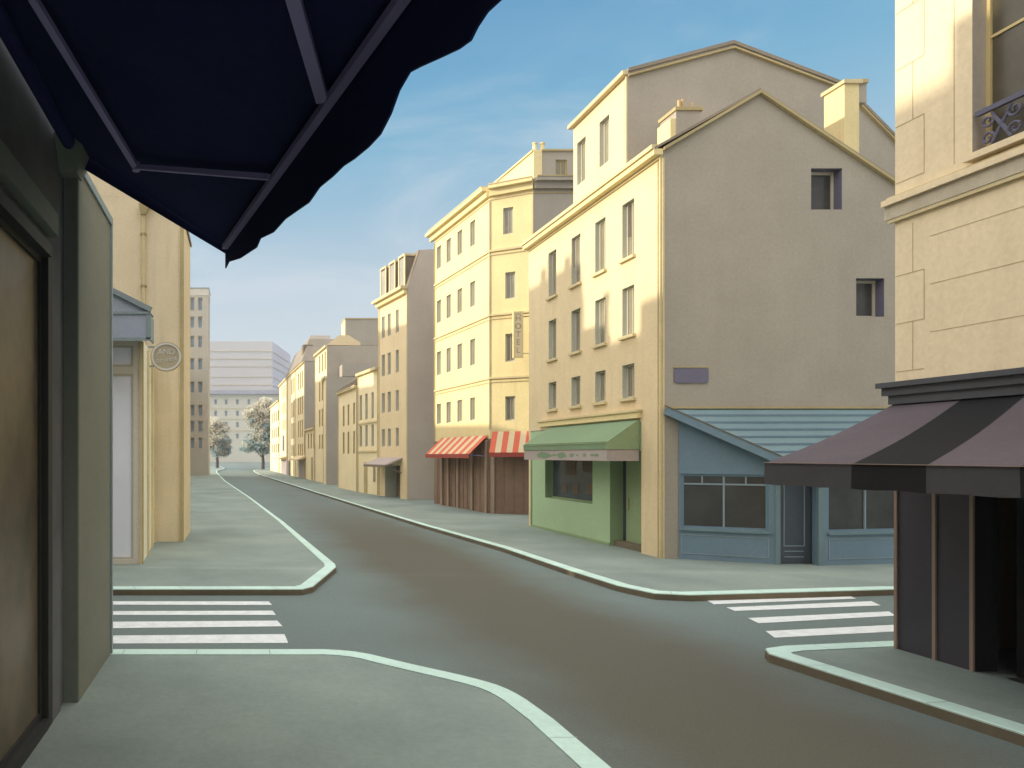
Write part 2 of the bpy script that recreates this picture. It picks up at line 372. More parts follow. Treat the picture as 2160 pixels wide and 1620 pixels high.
for i, q in enumerate(stripes):
    mb = MB(); mb.face([G(x,y,0.005) for x,y in q], 'white')
    side = 'left' if i < 4 else 'right'
    tag(mb.build('zebra_stripe'), '%s white zebra stripe of the %s-hand crossing' % (SL[i%4], side), kind='structure')

# ------------------------------------------------------------------ cream house with the shade-toned gable (right, middle)
B1X, B1Y, EZ = 10.9, 18.44, 10.75
RX, RZ, RXE, RZE = 13.4, 12.2, 18.6, 8.73
root = house = thing('house', (B1X, B1Y, 0), 'cream corner house with a big taupe gable wall and the green shop at its foot', 'house')
fr = B1F = Fr((B1X, B1Y), (B1X, 27.0)); ops = []
for z0, z1 in [(8.38, 9.95), (6.18, 7.55), (4.42, 5.36)]:
    for c in [20.06, 21.62, 23.2, 24.95]: ops.append((c-B1Y-0.31, c-B1Y+0.31, z0, z1, 0.17))
shop_op = (19.40-B1Y, 26.80-B1Y, 0.0, 3.70, 0.9)
gf = Fr((RXE, B1Y), (B1X, B1Y))
gops = [gf.op(1711,1776,355,442)+(0.30,), gf.op(1806,1865,587,668)+(0.30,)]
mb = MB()
wall(mb, fr, 0, EZ, ops+[shop_op], 0.17, 'cream', 'reveal')
US = RXE-15.9
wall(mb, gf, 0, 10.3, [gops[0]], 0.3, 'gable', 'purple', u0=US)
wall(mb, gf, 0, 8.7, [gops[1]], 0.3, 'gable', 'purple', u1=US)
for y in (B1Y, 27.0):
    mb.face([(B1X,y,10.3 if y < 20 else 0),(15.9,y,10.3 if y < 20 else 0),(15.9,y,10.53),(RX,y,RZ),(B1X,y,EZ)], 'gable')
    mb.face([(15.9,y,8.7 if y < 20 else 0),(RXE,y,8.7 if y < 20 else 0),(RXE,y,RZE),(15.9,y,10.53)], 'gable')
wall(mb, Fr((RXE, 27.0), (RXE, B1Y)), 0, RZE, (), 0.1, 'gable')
mb.build('wall', root)
mb = MB()                                   # roof slabs with a small verge
for (xa,za,xb,zb) in ((B1X-0.22, EZ-0.06, RX, RZ), (RX, RZ, RXE+0.2, RZE-0.1)):
    mb.prism([(xa,B1Y-0.06,za+0.02),(xb,B1Y-0.06,zb+0.02),(xb,B1Y-0.06,zb+0.09),(xa,B1Y-0.06,za+0.09)], 'roof', (0,8.7,0))
rf = mb.build('roof', root)
mb = MB()
for (xa,za,xb,zb) in ((B1X, EZ-0.02, RX, RZ), (RX, RZ, RXE, RZE)):
    mb.prism([(xa,B1Y-0.11,za-0.05),(xb,B1Y-0.11,zb-0.05),(xb,B1Y-0.11,zb+0.03),(xa,B1Y-0.11,za+0.03)], 'ochre', (0,0.10,0))
mb.build('verge_board', root)
mb = MB(); fbox(mb, fr, -0.05, 8.56, EZ-0.17, EZ-0.02, 0.003, 0.24, 'cream2'); fbox(mb, fr, -0.05, 8.56, EZ-0.02, EZ+0.09, 0.14, 0.30, 'ochre_l')
fbox(mb, fr, 0, 8.56, EZ-0.24, EZ-0.17, 0.003, 0.06, 'ochre_l')
mb.build('gutter', root)
mb = MB(); fbox(mb, fr, 0.0, 0.05, PV, EZ-0.25, 0.003, 0.05, 'ochre_l'); fbox(mb, fr, 0.15, 0.17, PV, EZ-0.25, 0.003, 0.03, 'ochre_l')
mb.box(B1X+0.003,B1X+0.05,B1Y-0.03,B1Y-0.003,PV,EZ-0.25,'ochre_l')
mb.build('corner_trim', root)
for o in ops: window(root, fr, o, sill='ochre_l')
for o in gops: window(root, gf, o, pane='pane_dark', fw=0.07, mull=False)
mb = MB()                                   # tall upper block rising behind the eaves
UY0, UY1, UX = 20.2, 23.5, 10.96
uf = Fr((UX, UY0), (UX, UY1))
uops = [(21.5-UY0-0.29, 21.5-UY0+0.29, 11.6, 12.98, 0.17), (22.95-UY0-0.29, 22.95-UY0+0.29, 11.6, 12.98, 0.17)]
wall(mb, uf, 10.6, 13.68, uops, 0.17, 'cream', 'reveal')
prof = [(UX,9),(19.6,9),(19.6,10.6),(18.5,11.85),(17.1,13.28),(13.95,14.47),(UX,13.68)]
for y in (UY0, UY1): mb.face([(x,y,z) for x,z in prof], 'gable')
for a, b in ((2,3),(3,4),(4,5),(5,6)):
    (xa,za),(xb,zb) = prof[a], prof[b]
    mb.prism([(xa,UY0-0.05,za),(xb,UY0-0.05,zb),(xb,UY0-0.05,zb+0.10),(xa,UY0-0.05,za+0.10)], 'roof', (0,UY1-UY0+0.1,0))
    mb.prism([(xa,UY0-0.09,za-0.14),(xb,UY0-0.09,zb-0.14),(xb,UY0-0.09,zb-0.09),(xa,UY0-0.09,za-0.09)], 'ochre', (0,0.085,0))
fbox(mb, uf, -0.04, UY1-UY0+0.1, 13.60, 13.72, 0.003, 0.16, 'ochre_l')
fbox(mb, uf, -0.0, 0.06, 10.8, 13.58, 0.003, 0.04, 'ochre_l')
up = mb.build('upper_storey', root)
for o in uops: window(up, uf, o)
mb = MB(); mb.box(15.68,16.06,18.5,19.15,9.6,12.46,'cream2'); mb.box(15.63,16.12,18.45,19.2,12.46,12.56,'ochre_l')
mb.box(16.06,16.30,18.55,18.8,12.0,12.5,'gable'); mb.box(16.02,16.32,18.51,18.84,12.5,12.6,'ochre')
mb.build('chimney', rf)
mb = MB(); mb.box(11.42,12.05,18.7,19.4,10.8,11.86,'gable'); mb.box(11.38,12.12,18.66,19.44,11.86,11.95,'ochre')
mb.box(11.28,11.42,18.72,19.3,10.8,11.66,'cream2')  # sunlit left face put into a paler colour
ch = mb.build('chimney', rf)
for x, h in ((11.62,0.28),(11.72,0.30),(11.98,0.22)):
    mb = MB(); mb.tube([(x,18.9,11.95),(x,18.9,11.95+h)], 0.05, 'pot', 8, 0.04); mb.build('chimney_pot', ch)
# blank violet street plaque
mb = MB(); a,b,c,d = gf.op(1421,1493,777,808); r = 0.07; pts = []
for cx, cz, t0 in ((b-r,d-r,0),(a+r,d-r,90),(a+r,c+r,180),(b-r,c+r,270)):
    for k in range(5): t = R(t0+k*22.5); pts.append(gf.P(cx+r*math.cos(t), cz+r*math.sin(t), 0.004))
mb.prism(pts, 'purple', (0,-0.03,0))
t = thing('plaque', gf.P((a+b)/2, c, 0), 'blank violet street plaque with rounded corners on the taupe gable wall', 'plaque')
mb.build('plate', t)
mb = MB(); fbox(mb, gf, a-0.02, b+0.02, d+0.012, d+0.04, 0.004, 0.035, 'ochre'); mb.build('rim', t)

# ---------------------------------------------------------------- green shopfront and its awning
fr = Fr((B1X, 19.42), (B1X, 26.78)); root = thing('shopfront', (B1X, 22.5, 0), 'sage green shopfront with one big dark window and a recessed door', 'shopfront')
mb = MB(); W0, W1 = 22.1-19.42, 25.55-19.42
wo = (W0, W1, 1.28, 2.72, 0.28)
u_d = 21.05-19.42
wall(mb, fr, PV, 3.68, [wo], 0.28, 'green', 'green_d', u0=u_d)
mb.face([fr.P(u_d,PV), fr.P(u_d,PV,-0.42), fr.P(u_d,3.68,-0.42), fr.P(u_d,3.68)], 'green_d')
fbox(mb, fr, u_d, fr.L, PV, 0.2, 0.003, 0.03, 'green_d'); fbox(mb, fr, fr.L-0.08, fr.L, 0.2, 3.0, 0.003, 0.03, 'green_d')
fbox(mb, fr, 0.0, u_d, 2.9, 3.68, -0.42, -0.0, 'green_d')
fbox(mb, fr, 0.0, u_d, PV, 0.28, -0.40, -0.12, 'kerb_face')
mb.build('wall', root)
w = window(root, fr, wo, frame='green_d', pane='pane_slate', fw=0.05, mull=False)
for (u0,u1,z0,z1) in ((0.15,1.0,2.25,2.6),(1.45,2.2,2.12,2.62),(0.1,0.75,1.55,1.9),(1.25,1.7,1.5,1.82),(2.1,2.5,1.52,1.8)):
    mb = MB(); fbox(mb, fr, W0+u0+0.2, W0+u1+0.2, z0, z1, -0.262, -0.256, 'poster'); mb.build('poster', w)
mb = MB(); fbox(mb, fr, 0.02, u_d-0.22, 0.285, 2.88, -0.42, -0.36, 'green_d'); d_ = mb.build('door', root)
mb = MB(); fbox(mb, fr, u_d-0.22, u_d-0.02, 0.285, 2.88, -0.42, -0.38, 'pane_slate'); mb.build('side_light', root)
mb = MB(); mb.tube([fr.P(u_d-0.36,1.2,-0.33), fr.P(u_d-0.36,1.55,-0.33)], 0.018, 'ochre'); mb.build('handle', d_)
t = thing('awning', (B1X, 22.5, 3.7), 'green box awning with a lilac fascia of leafy motifs over the green shopfront', 'awning')
y0, y1, xo = 19.46, 25.2, 9.98
mb = MB(); mb.face([(B1X-0.01,y0,3.76),(B1X-0.01,y1,3.76),(xo+0.03,y1,3.14),(xo+0.03,y0,3.14)], 'green_f')
mb.prism([(B1X-0.01,y0,3.79),(xo+0.03,y0,3.18),(xo,y0,3.12),(xo,y0,2.96),(B1X-0.01,y0,2.96)], 'green_d', (0,0.03,0))
mb.prism([(B1X-0.01,y1,3.79),(xo+0.03,y1,3.18),(xo,y1,3.12),(xo,y1,2.96),(B1X-0.01,y1,2.96)], 'green_d', (0,-0.03,0))
mb.prism([(B1X-0.012,y0+0.03,3.79),(xo+0.03,y0+0.03,3.18),(xo+0.03,y0+0.03,3.15),(B1X-0.012,y0+0.03,3.75)], 'green_f', (0,y1-y0-0.06,0))
mb.box(xo,xo+0.03,y0+0.03,y1-0.03,2.96,3.13,'green_f')
mb.build('canopy', t)
mb = MB(); mb.box(xo-0.015,xo+0.02,y0-0.0,y1,3.125,3.15,'green_d'); mb.build('front_bar', t)
mb = MB(); mb.box(xo+0.02,xo+0.05,y0+0.02,y1-0.02,2.64,2.958,'lilac'); mb.box(xo+0.05,B1X-0.02,y0+0.02,y0+0.05,2.64,2.958,'lilac')
fs = mb.build('fascia', t)
rnd = random.Random(4)
for yc, w_, h_ in ((23.55,0.62,0.105),(22.75,0.20,0.035),(22.25,0.33,0.095),(21.55,0.15,0.065),(21.2,0.07,0.03),(20.75,0.11,0.055),(20.3,0.10,0.04),(20.05,0.16,0.045)):
    mb = MB(); mb.prism([(xo+0.019, yc+w_*rnd.uniform(0.8,1.1)*math.cos(q*R(24)), 2.80+h_*rnd.uniform(0.75,1.15)*math.sin(q*R(24))) for q in range(15)], 'green_f', (-0.004,0,0)); mb.build('leaf_motif', fs)
mb = MB(); fbox(mb, B1F, 19.38-B1Y, 25.9-B1Y, 3.82, 3.99, 0.003, 0.10, 'cream2'); fbox(mb, B1F, 19.34-B1Y, 25.95-B1Y, 3.99, 4.05, 0.003, 0.15, 'ochre_l')
mb.build('awning_box', t)

# ---------------------------------------------------------------- blue lean-to shop against the gable
root = thing('shop', (13.5, 17.4, 0), 'slate blue shop with a boarded sloping roof built against the taupe gable', 'shop')
pA, pB, pC, pD, pE = (11.32,18.42), (13.12,17.42), (14.02,17.24), (16.3,17.6), (17.8,18.42)
def topz(p):                                # underside of the sloping roof at a footprint point
    return 2.62 + max(0.0, (p[1]-17.2))/(18.42-17.2)*1.25
segL = Fr(pB, pA); segR = Fr(pD, pC); segE = Fr(pE, pD)
def slopewall(mb, fr, zt0, zt1, op, m, dep=0.10):
    zb = op[3]+0.02
    wall(mb, fr, PV, zb, [op], dep, m, 'blue_t')
    mb.face([fr.P(0,zb), fr.P(fr.L,zb), fr.P(fr.L,zt1), fr.P(0,zt0)], m)
opL = segL.op(1437,1622,1000,1122); opL = (opL[0], opL[1], 0.92, 2.32, 0.10)
opR = segR.op(1748,1910,1000,1118); opR = (opR[0], opR[1], 0.92, 2.32, 0.10)
mb = MB(); slopewall(mb, segL, topz(pB), topz(pA), opL, 'blue'); slopewall(mb, segR, topz(pD), topz(pC), opR, 'blue')
wall(mb, segE, PV, 2.9, (), 0.1, 'blue')
pB2, pC2 = (13.20,17.56), (14.03,17.50)
mb.face([(pB[0],pB[1],PV),(pB2[0],pB2[1],PV),(pB2[0],pB2[1],2.65),(pB[0],pB[1],2.65)], 'blue')
mb.face([(pC[0],pC[1],PV),(pC2[0],pC2[1],PV),(pC2[0],pC2[1],2.65),(pC[0],pC[1],2.65)], 'blue')
mb.build('wall', root)
for s_, o in ((segL,opL),(segR,opR)):
    a,b,c,d,dep = o; mbw = MB(); g = -dep; fw = 0.06; f_ = 'blue'
    fbox(mbw, s_, a, a+fw, c, d, g, g+0.05, f_); fbox(mbw, s_, b-fw, b, c, d, g, g+0.05, f_)
    fbox(mbw, s_, a+fw, b-fw, c, c+fw, g, g+0.05, f_); fbox(mbw, s_, a+fw, b-fw, d-fw, d, g, g+0.05, f_)
    tz = 2.06; m_ = (a+b)/2
    fbox(mbw, s_, m_-0.02, m_+0.02, c+fw, d-fw, g, g+0.05, 'blue_t'); fbox(mbw, s_, a+fw, b-fw, tz-0.02, tz+0.02, g, g+0.047, 'blue_t')
    for q in (0.25, 0.75): fbox(mbw, s_, a+(b-a)*q-0.015, a+(b-a)*q+0.015, tz+0.02, d-fw, g, g+0.04, 'blue_t')
    w = mbw.build('window', root)
    p = MB(); fbox(p, s_, a, b, c, d, g-0.03, g+0.012, 'pane_dark'); p.build('pane', w)
    p = MB(); fbox(p, s_, a-0.04, b+0.04, c-0.06, c-0.005, 0.002, 0.06, 'blue_l'); p.build('sill', w)
    p = MB()
    for (u0,u1,z0,z1) in ((a,b,0.74,0.76),(a,b,0.26,0.28),(a,a+0.02,0.28,0.74),(b-0.02,b,0.28,0.74)):
        fbox(p, s_, u0,u1,z0,z1,0.002,0.012,'blue_t')
    p.build('moulded_panel', root)
mb = MB()                                   # corner posts each side of the door
for (x,y) in ((pB[0]-0.0,pB[1]),(pC[0],pC[1])): mb.box(x-0.055,x+0.055,y-0.03,y+0.05,PV,2.66,'blue_l')
mb.build('door_post', root)
mb = MB(); mb.box(pB2[0]-0.03,pC2[0]+0.02,17.54,17.60,PV+0.01,2.65,'blue_d'); dr = mb.build('door', root)
mb = MB()
for (x0,x1,z0,z1) in ((13.36,13.38,0.55,2.15),(13.86,13.88,0.55,2.15),(13.38,13.86,2.13,2.15),(13.38,13.86,0.55,0.57),(13.38,13.86,0.42,0.44),(13.38,13.86,0.28,0.30),(13.36,13.88,2.30,2.32)):
    mb.box(x0,x1,17.528,17.539,z0,z1,'blue_t')
mb.build('moulding', dr)
mb = MB()                                   # sloping boarded roof
TL, TR = Vector((11.0,18.42,3.98)), Vector((18.0,18.42,3.98))
FL, FR_ = Vector((13.02,17.12,2.66)), Vector((14.05,17.02,2.62)); FE = Vector((16.6,17.4,2.7))
nb = 7
for i in range(nb):                         # horizontal boards, each lapping the next
    t0, t1 = i/nb, (i+1)/nb
    a0, a1 = TL.lerp(FL,t0), TL.lerp(FL,t1); c0, c1 = TR.lerp(FE,t0), TR.lerp(FE,t1)
    L0, L1 = Vector((0,0,0.02)), Vector((0,-0.02,0.045))
    mb.hexa([a0+Vector((0,0,-0.04)), c0+Vector((0,0,-0.04)), c1+Vector((0,0,-0.04)), a1+Vector((0,0,-0.04)), a0+L0, c0+L0, c1+L1, a1+L1], 'blue_l')
    mb.beam(a1+Vector((0,-0.022,0.03)), c1+Vector((0,-0.022,0.03)), 0.012, 0.05, 'blue')
mb.build('roof', root)
mb = MB()
mb.beam(TL+Vector((-0.05,-0.05,-0.02)), FL+Vector((-0.02,-0.06,-0.02)), 0.10, 0.20, 'blue')
mb.beam(TL+Vector((-0.09,-0.08,0.10)), FL+Vector((-0.06,-0.09,0.10)), 0.03, 0.03, 'kerb_face')
mb.beam(FL, FR_, 0.10, 0.16, 'blue'); mb.beam(FR_, FE, 0.10, 0.16, 'blue')
mb.beam(TL+Vector((-0.02,-0.03,0.05)), TR+Vector((0,-0.03,0.05)), 0.05, 0.05, 'ochre')
mb.build('fascia_board', root)

# ---------------------------------------------------------------- hotel
A, Bp, Far = (11.45,32.8), (13.06,31.85), (10.70,39.4)
root = thing('hotel', (A[0],A[1],0), 'tall pale yellow corner hotel with string courses above red striped awnings', 'hotel')
fa, fb = Fr(A, Far), Fr(Bp, A); HT = 15.0
fa_w = []; fb_w = []
RZs = [(13.0,14.2),(10.05,11.25),(7.18,8.45),(4.5,5.6)]
for z0,z1 in RZs:
    for px, w_ in ((997,10.5),(970,10.5),(946.5,9.5),(926,9)):
        o = fa.op(px-w_/2, px+w_/2, 500, 550); fa_w.append((o[0],o[1],z0,z1,0.14))
    o = fb.op(1061.5,1082.5,500,550) if z0 > 12 else fb.op(1066,1087,500,550)
    fb_w.append((o[0],o[1],z0-0.12,z1-0.12,0.16))
mb = MB(); wall(mb, fa, 0, HT, fa_w, 0.14, 'cream2', 'reveal'); wall(mb, fb, 0, HT, fb_w, 0.16, 'cream2', 'reveal')
back = [(17.5,39.4),(17.5,31.85)]
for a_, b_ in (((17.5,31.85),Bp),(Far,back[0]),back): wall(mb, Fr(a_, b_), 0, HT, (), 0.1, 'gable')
mb.face([(p[0],p[1],HT) for p in (A,Far,back[0],back[1],Bp)], 'roof')
mb.build('wall', root)
for o in fa_w: window(root, fa, o, fw=0.045)
for o in fb_w: window(root, fb, o, fw=0.06)
fs_ = Fr((17.5,31.85),Bp)
for z in (12.15, 9.2, 6.3):
    mb = MB()
    fbox(mb, fa, 0.0, fa.L, z, z+0.09, 0.003, 0.07, 'ochre_l'); fbox(mb, fa, 0.0, fa.L, z-0.16, z-0.12, 0.003, 0.04, 'ochre_l')
    fbox(mb, fb, 0.0, fb.L, z, z+0.09, 0.003, 0.08, 'ochre_l'); fbox(mb, fb, 0.0, fb.L, z-0.16, z-0.12, 0.003, 0.04, 'ochre_l')
    mb.build('string_course', root)
mb = MB()
for fr_, m_ in ((fa,'cream2'),(fb,'cream2'),(fs_,'gable')):  # side in shade gets darker colours than the lit ones
    fbox(mb, fr_, -0.0, fr_.L+ (0.35 if fr_ is fa else 0.0), HT-0.30, HT-0.02, 0.003, 0.18, m_)
    fbox(mb, fr_, -0.0, fr_.L+ (0.45 if fr_ is fa else 0.0), HT-0.02, HT+0.14, 0.003, 0.40, m_)
    fbox(mb, fr_, 0.0, fr_.L, HT-0.46, HT-0.42, 0.003, 0.04, 'ochre_l' if m_ != 'gable' else 'ochre')
    fbox(mb, fr_, -0.0, fr_.L, HT+0.14, HT+0.19, 0.003, 0.43, 'ochre_l' if m_ != 'gable' else 'ochre')
mb.build('cornice', root)
mb = MB(); fbox(mb, fa, -0.03, 0.03, 4.0, HT-0.5, 0.003, 0.05, 'ochre_l'); fbox(mb, fb, 0.0, 0.07, 0.2, HT-0.5, 0.003, 0.05, 'ochre_l')
fbox(mb, fa, fa.L-0.06, fa.L, 0.2, HT-0.5, 0.003, 0.05, 'ochre'); mb.build('corner_trim', root)
mb = MB()                                   # attic storey
at = [(13.55,33.0),(13.1,37.6),(17.4,37.6),(17.4,33.0),(13.9,33.0)]
af = Fr((17.4,33.0),(13.9,33.0)); aw = [af.op(1172,1196,337,370)+(0.12,)]
al = Fr((13.55,33.0),(13.1,37.6)); alw = [al.op(1090,1098,376,392)+(0.1,), al.op(1071,1077,382,394)+(0.1,)]
wall(mb, af, HT, 16.9, aw, 0.12, 'gable', 'ochre'); wall(mb, al, HT, 16.9, alw, 0.1, 'cream2', 'reveal')
wall(mb, Fr((13.9,33.0),(13.55,33.0)), HT, 16.9, (), 0.1, 'cream2')
mb.box(13.53,13.92,32.96,33.0,HT,16.95,'cream2')  # lit chamfer strip put into the pale colour
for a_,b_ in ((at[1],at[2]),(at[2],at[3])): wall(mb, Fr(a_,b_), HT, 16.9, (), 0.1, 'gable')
mb.face([(x,y,16.9) for x,y in at], 'roof'); fbox(mb, af, 0, af.L, 16.9, 16.98, -0.3, 0.08, 'ochre'); fbox(mb, al, 0, al.L, 16.9, 16.98, -0.3, 0.08, 'ochre_l')
att = mb.build('attic', root)
window(att, af, aw[0], frame='ochre', fw=0.06)
for o in alw: window(att, al, o, fw=0.03, mull=False)
for x in (13.72, 14.08):
    mb = MB(); mb.tube([(x,33.3,16.9),(x,33.3,17.35)], 0.11, 'cream2', 10, 0.09); mb.tube([(x,33.3,17.35),(x,33.3,17.42)], 0.12, 'ochre_l', 10); mb.build('chimney_pot', att)
mb = MB()                                   # folding shutters of the ground floor
fbox(mb, fa, 0.0, fa.L-0.02, PV, 3.55, 0.003, 0.05, 'brown'); fbox(mb, fb, 0.0, fb.L, PV, 3.55, 0.003, 0.05, 'brown')
sh = mb.build('shutters', root)
mb = MB()
for k in range(1,14): fbox(mb, fa, k*0.47-0.035, k*0.47+0.035, PV, 3.4, 0.05, 0.075, 'brown')
for px in (1000,970,950,936,1030): u = fa.ux(px); fbox(mb, fa, u-0.08, u+0.08, PV, 3.5, 0.076, 0.15, 'brown_l')
fbox(mb, fb, fb.L-0.22, fb.L-0.06, PV, 3.5, 0.05, 0.13, 'brown_l')
for k in range(1,4): fbox(mb, fb, k*0.42-0.02, k*0.42+0.02, PV, 3.4, 0.05, 0.065, 'brown')
mb.build('post', sh)
def striped(fr, u0, u1, proj, zt, zb, n, label, skew0=0.0, skew1=0.0):
    c = fr.P((u0+u1)/2, zt)
    t = thing('awning', c, label, 'awning', 'red and cream striped awnings of the hotel')
    mb = MB(); d = zb+0.20
    for k in range(n):
        a, b = u0+(u1-u0)*k/n, u0+(u1-u0)*(k+1)/n
        a2, b2 = (u0+skew0)+((u1+skew1)-(u0+skew0))*k/n, (u0+skew0)+((u1+skew1)-(u0+skew0))*(k+1)/n
        m_ = 'red_f' if k % 2 == 0 else 'cream_f'
        mb.hexa([fr.P(a,zt-0.03,0.06), fr.P(b,zt-0.03,0.06), fr.P(b2,d-0.03,proj), fr.P(a2,d-0.03,proj), fr.P(a,zt,0.06), fr.P(b,zt,0.06), fr.P(b2,d,proj), fr.P(a2,d,proj)], m_)
    mb.build('canopy', t)
    mb = MB(); mb.hexa([fr.P(u0+skew0,zb,proj), fr.P(u1+skew1,zb,proj), fr.P(u1+skew1,zb,proj+0.03), fr.P(u0+skew0,zb,proj+0.03),
        fr.P(u0+skew0,d,proj), fr.P(u1+skew1,d,proj), fr.P(u1+skew1,d,proj+0.03), fr.P(u0+skew0,d,proj+0.03)], 'red_d'); mb.build('valance', t)
    mb = MB()
    for u in (u0+0.1, u1-0.1): mb.beam(fr.P(u,zb+0.1,0.06), fr.P(u+(skew0 if u<(u0+u1)/2 else skew1),d-0.05,proj-0.02), 0.03, 0.03, 'arm')
    mb.build('arm', t)
striped(fa, 0.12, fa.ux(934), 0.95, 3.72, 2.66, 13, 'longer red and cream striped awning along the street side of the hotel')
striped(fb, 0.02, fb.L-0.12, 0.8, 3.88, 2.72, 7, 'shorter red and cream striped awning on the angled corner of the hotel')
# vertical hotel sign on brackets
sc_ = Vector((12.22, 31.45, 8.05))
t = thing('hotel_sign', sc_, 'narrow vertical sign reading HOTEL on the corner of the pale yellow hotel', 'sign')
mb = MB(); mb.box(12.08,12.36,31.44,31.50,7.22,9.05,'stone'); mb.build('board', t)
mb = MB()
for (x0,x1,z0,z1) in ((12.00,12.08,7.1,9.15),(12.36,12.44,7.1,9.15),(12.08,12.36,7.1,7.22),(12.08,12.36,9.05,9.15)): mb.box(x0,x1,31.42,31.52,z0,z1,'cream2')
mb.build('frame', t)
for k, chh in enumerate('HOTEL'):
    text_mesh(chh, 0.36, Matrix.Translation((12.22,31.435,8.85-k*0.355)) @ Matrix.Rotation(R(90),4,'X'), 'ochre', 'letter', t)
mb = MB()
for z in (7.3, 8.95): mb.tube([(12.44,31.47,z),(13.15,31.47,z)], 0.02, 'ochre'); mb.tube([(13.15,31.47,z),(13.15,31.9,z)], 0.02, 'ochre')
mb.build('bracket', t)

# ---------------------------------------------------------------- houses farther down the right-hand side
def row_house(label, p0, p1, zt, rows_, cols_, m='cream_far', gable='gable2', depth=7.0, wpx=None, roof=None, base_ops=(), group='terraced houses down the right-hand side of the street', rev='reveal_far', pane='pane_far', courses=()):
    """p0 near, p1 far; rows_ [(z0,z1)], cols_ photo columns; returns root and frame"""
    t = thing('house', (p0[0],p0[1],0), label, 'house', group)
    fr = Fr(p0, p1); ops = []
    for z0, z1 in rows_:
        for px in cols_:
            w_ = wpx or 4
            o = fr.op(px-w_/2, px+w_/2, 500, 550); ops.append((max(0.05,o[0]), min(fr.L-0.05,o[1]), z0, z1, 0.10))
    mb = MB(); wall(mb, fr, 0, zt, list(ops)+list(base_ops), 0.1, m, rev)
    q1 = (p1[0]+depth, p1[1]); q0 = (p0[0]+depth, p0[1])
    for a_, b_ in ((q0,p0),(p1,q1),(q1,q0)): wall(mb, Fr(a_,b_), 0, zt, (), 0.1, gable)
    mb.face([(p0[0],p0[1],zt),(p1[0],p1[1],zt),(q1[0],q1[1],zt),(q0[0],q0[1],zt)], 'roof')
    mb.build('wall', t)
    mb = MB(); fbox(mb, fr, 0.0, fr.L, zt-0.12, zt+0.08, 0.003, 0.22, 'ochre_l'); mb.build('cornice', t)
    mb = MB(); fbox(mb, fr, 0.0, 0.12, PV, zt-0.12, 0.003, 0.06, 'ochre_l'); fbox(mb, fr, fr.L-0.10, fr.L, PV, zt-0.12, 0.003, 0.05, 'ochre_l'); mb.build('corner_trim', t)
    for z in courses:
        mb = MB(); fbox(mb, fr, 0.1, fr.L-0.1, z, z+0.12, 0.003, 0.07, 'ochre_l'); mb.build('string_course', t)
    for o in ops: window(t, fr, o, frame='frame_o' if pane == 'pane_far' else 'frame_w', pane=pane, fw=0.05, mull=False)
    return t, fr
# tall house with dormers
p0, p1 = (9.98,42.8), (9.10,47.2)
dfr = Fr(p0,p1)
door = dfr.op(812,844,985,1050); door = (door[0],door[1],0.0,2.15,0.8)
t, fr = row_house('tall narrow house with dormers in a brown mansard roof and a small door canopy', p0, p1, 12.9, [(10.9,12.2),(8.1,9.5),(5.5,6.9),(3.7,4.9)][:0], [], base_ops=())
# rebuild its wall with its own windows
for ch_ in list(t.children):
    if ch_.name.startswith('wall'): bpy.data.objects.remove(ch_)
ops = []
for z0,z1 in ((10.45,11.85),(7.95,9.35),(5.55,6.85),(3.35,4.5)):
    for px in (838,821,808.5): o = dfr.op(px-3.2,px+3.2,500,550); ops.append((o[0],o[1],z0,z1,0.12))
mb = MB(); wall(mb, dfr, 0, 12.9, ops+[door], 0.12, 'cream', 'reveal')
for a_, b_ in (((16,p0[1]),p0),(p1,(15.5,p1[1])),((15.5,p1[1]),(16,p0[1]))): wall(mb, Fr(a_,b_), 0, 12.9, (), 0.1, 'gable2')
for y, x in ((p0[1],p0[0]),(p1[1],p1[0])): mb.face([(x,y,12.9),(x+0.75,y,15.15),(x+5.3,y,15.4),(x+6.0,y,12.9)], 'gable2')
fbox(mb, dfr, door[0]-0.02, door[1]+0.02, 0, 2.3, -0.85, -0.8, 'roof_b')
mb.build('wall', t)
mb = MB(); mb.hexa([dfr.P(0,12.9,0.0),dfr.P(dfr.L,12.9,0.0),dfr.P(dfr.L,12.9,-6),dfr.P(0,12.9,-6),dfr.P(0,15.2,-0.75),dfr.P(dfr.L,15.2,-0.75),dfr.P(dfr.L,15.35,-5.3),dfr.P(0,15.35,-5.3)], 'roof_b')
rf = mb.build('roof', t)
for u in (0.9, 2.35, 3.8):
    mb = MB(); fbox(mb, dfr, u-0.42, u+0.42, 13.0, 14.95, -0.9, -0.06, 'roof_b'); fbox(mb, dfr, u-0.48, u+0.48, 14.95, 15.08, -0.95, 0.02, 'ochre_l')
    fbox(mb, dfr, u-0.48, u-0.36, 13.0, 14.95, -0.06, 0.0, 'cream'); fbox(mb, dfr, u+0.36, u+0.48, 13.0, 14.95, -0.06, 0.0, 'cream')
    d_ = mb.build('dormer', rf)
    mb = MB(); fbox(mb, dfr, u-0.36, u+0.36, 13.2, 14.85, -0.06, -0.03, 'pane'); mb.build('pane', d_)
mb = MB(); fbox(mb, dfr, 0, dfr.L, 12.55, 12.8, 0.003, 0.25, 'cream2'); fbox(mb, dfr, -0.05, dfr.L+0.1, 12.8, 12.98, 0.003, 0.48, 'ochre_l'); mb.build('eaves', t)
for o in ops: window(t, dfr, o, fw=0.05, mull=False)
tc = thing('door_canopy', dfr.P(1.5,2.3), 'small sloping brown canopy over the dark doorway of the dormered house', 'canopy')
mb = MB(); a,b = door[0]-0.35, door[1]+0.9
mb.hexa([dfr.P(a,2.55,0.01),dfr.P(b,2.55,0.01),dfr.P(b,2.12,1.1),dfr.P(a,2.12,1.1),dfr.P(a,2.66,0.01),dfr.P(b,2.66,0.01),dfr.P(b,2.22,1.1),dfr.P(a,2.22,1.1)], 'lilac')
mb.build('roof', tc)
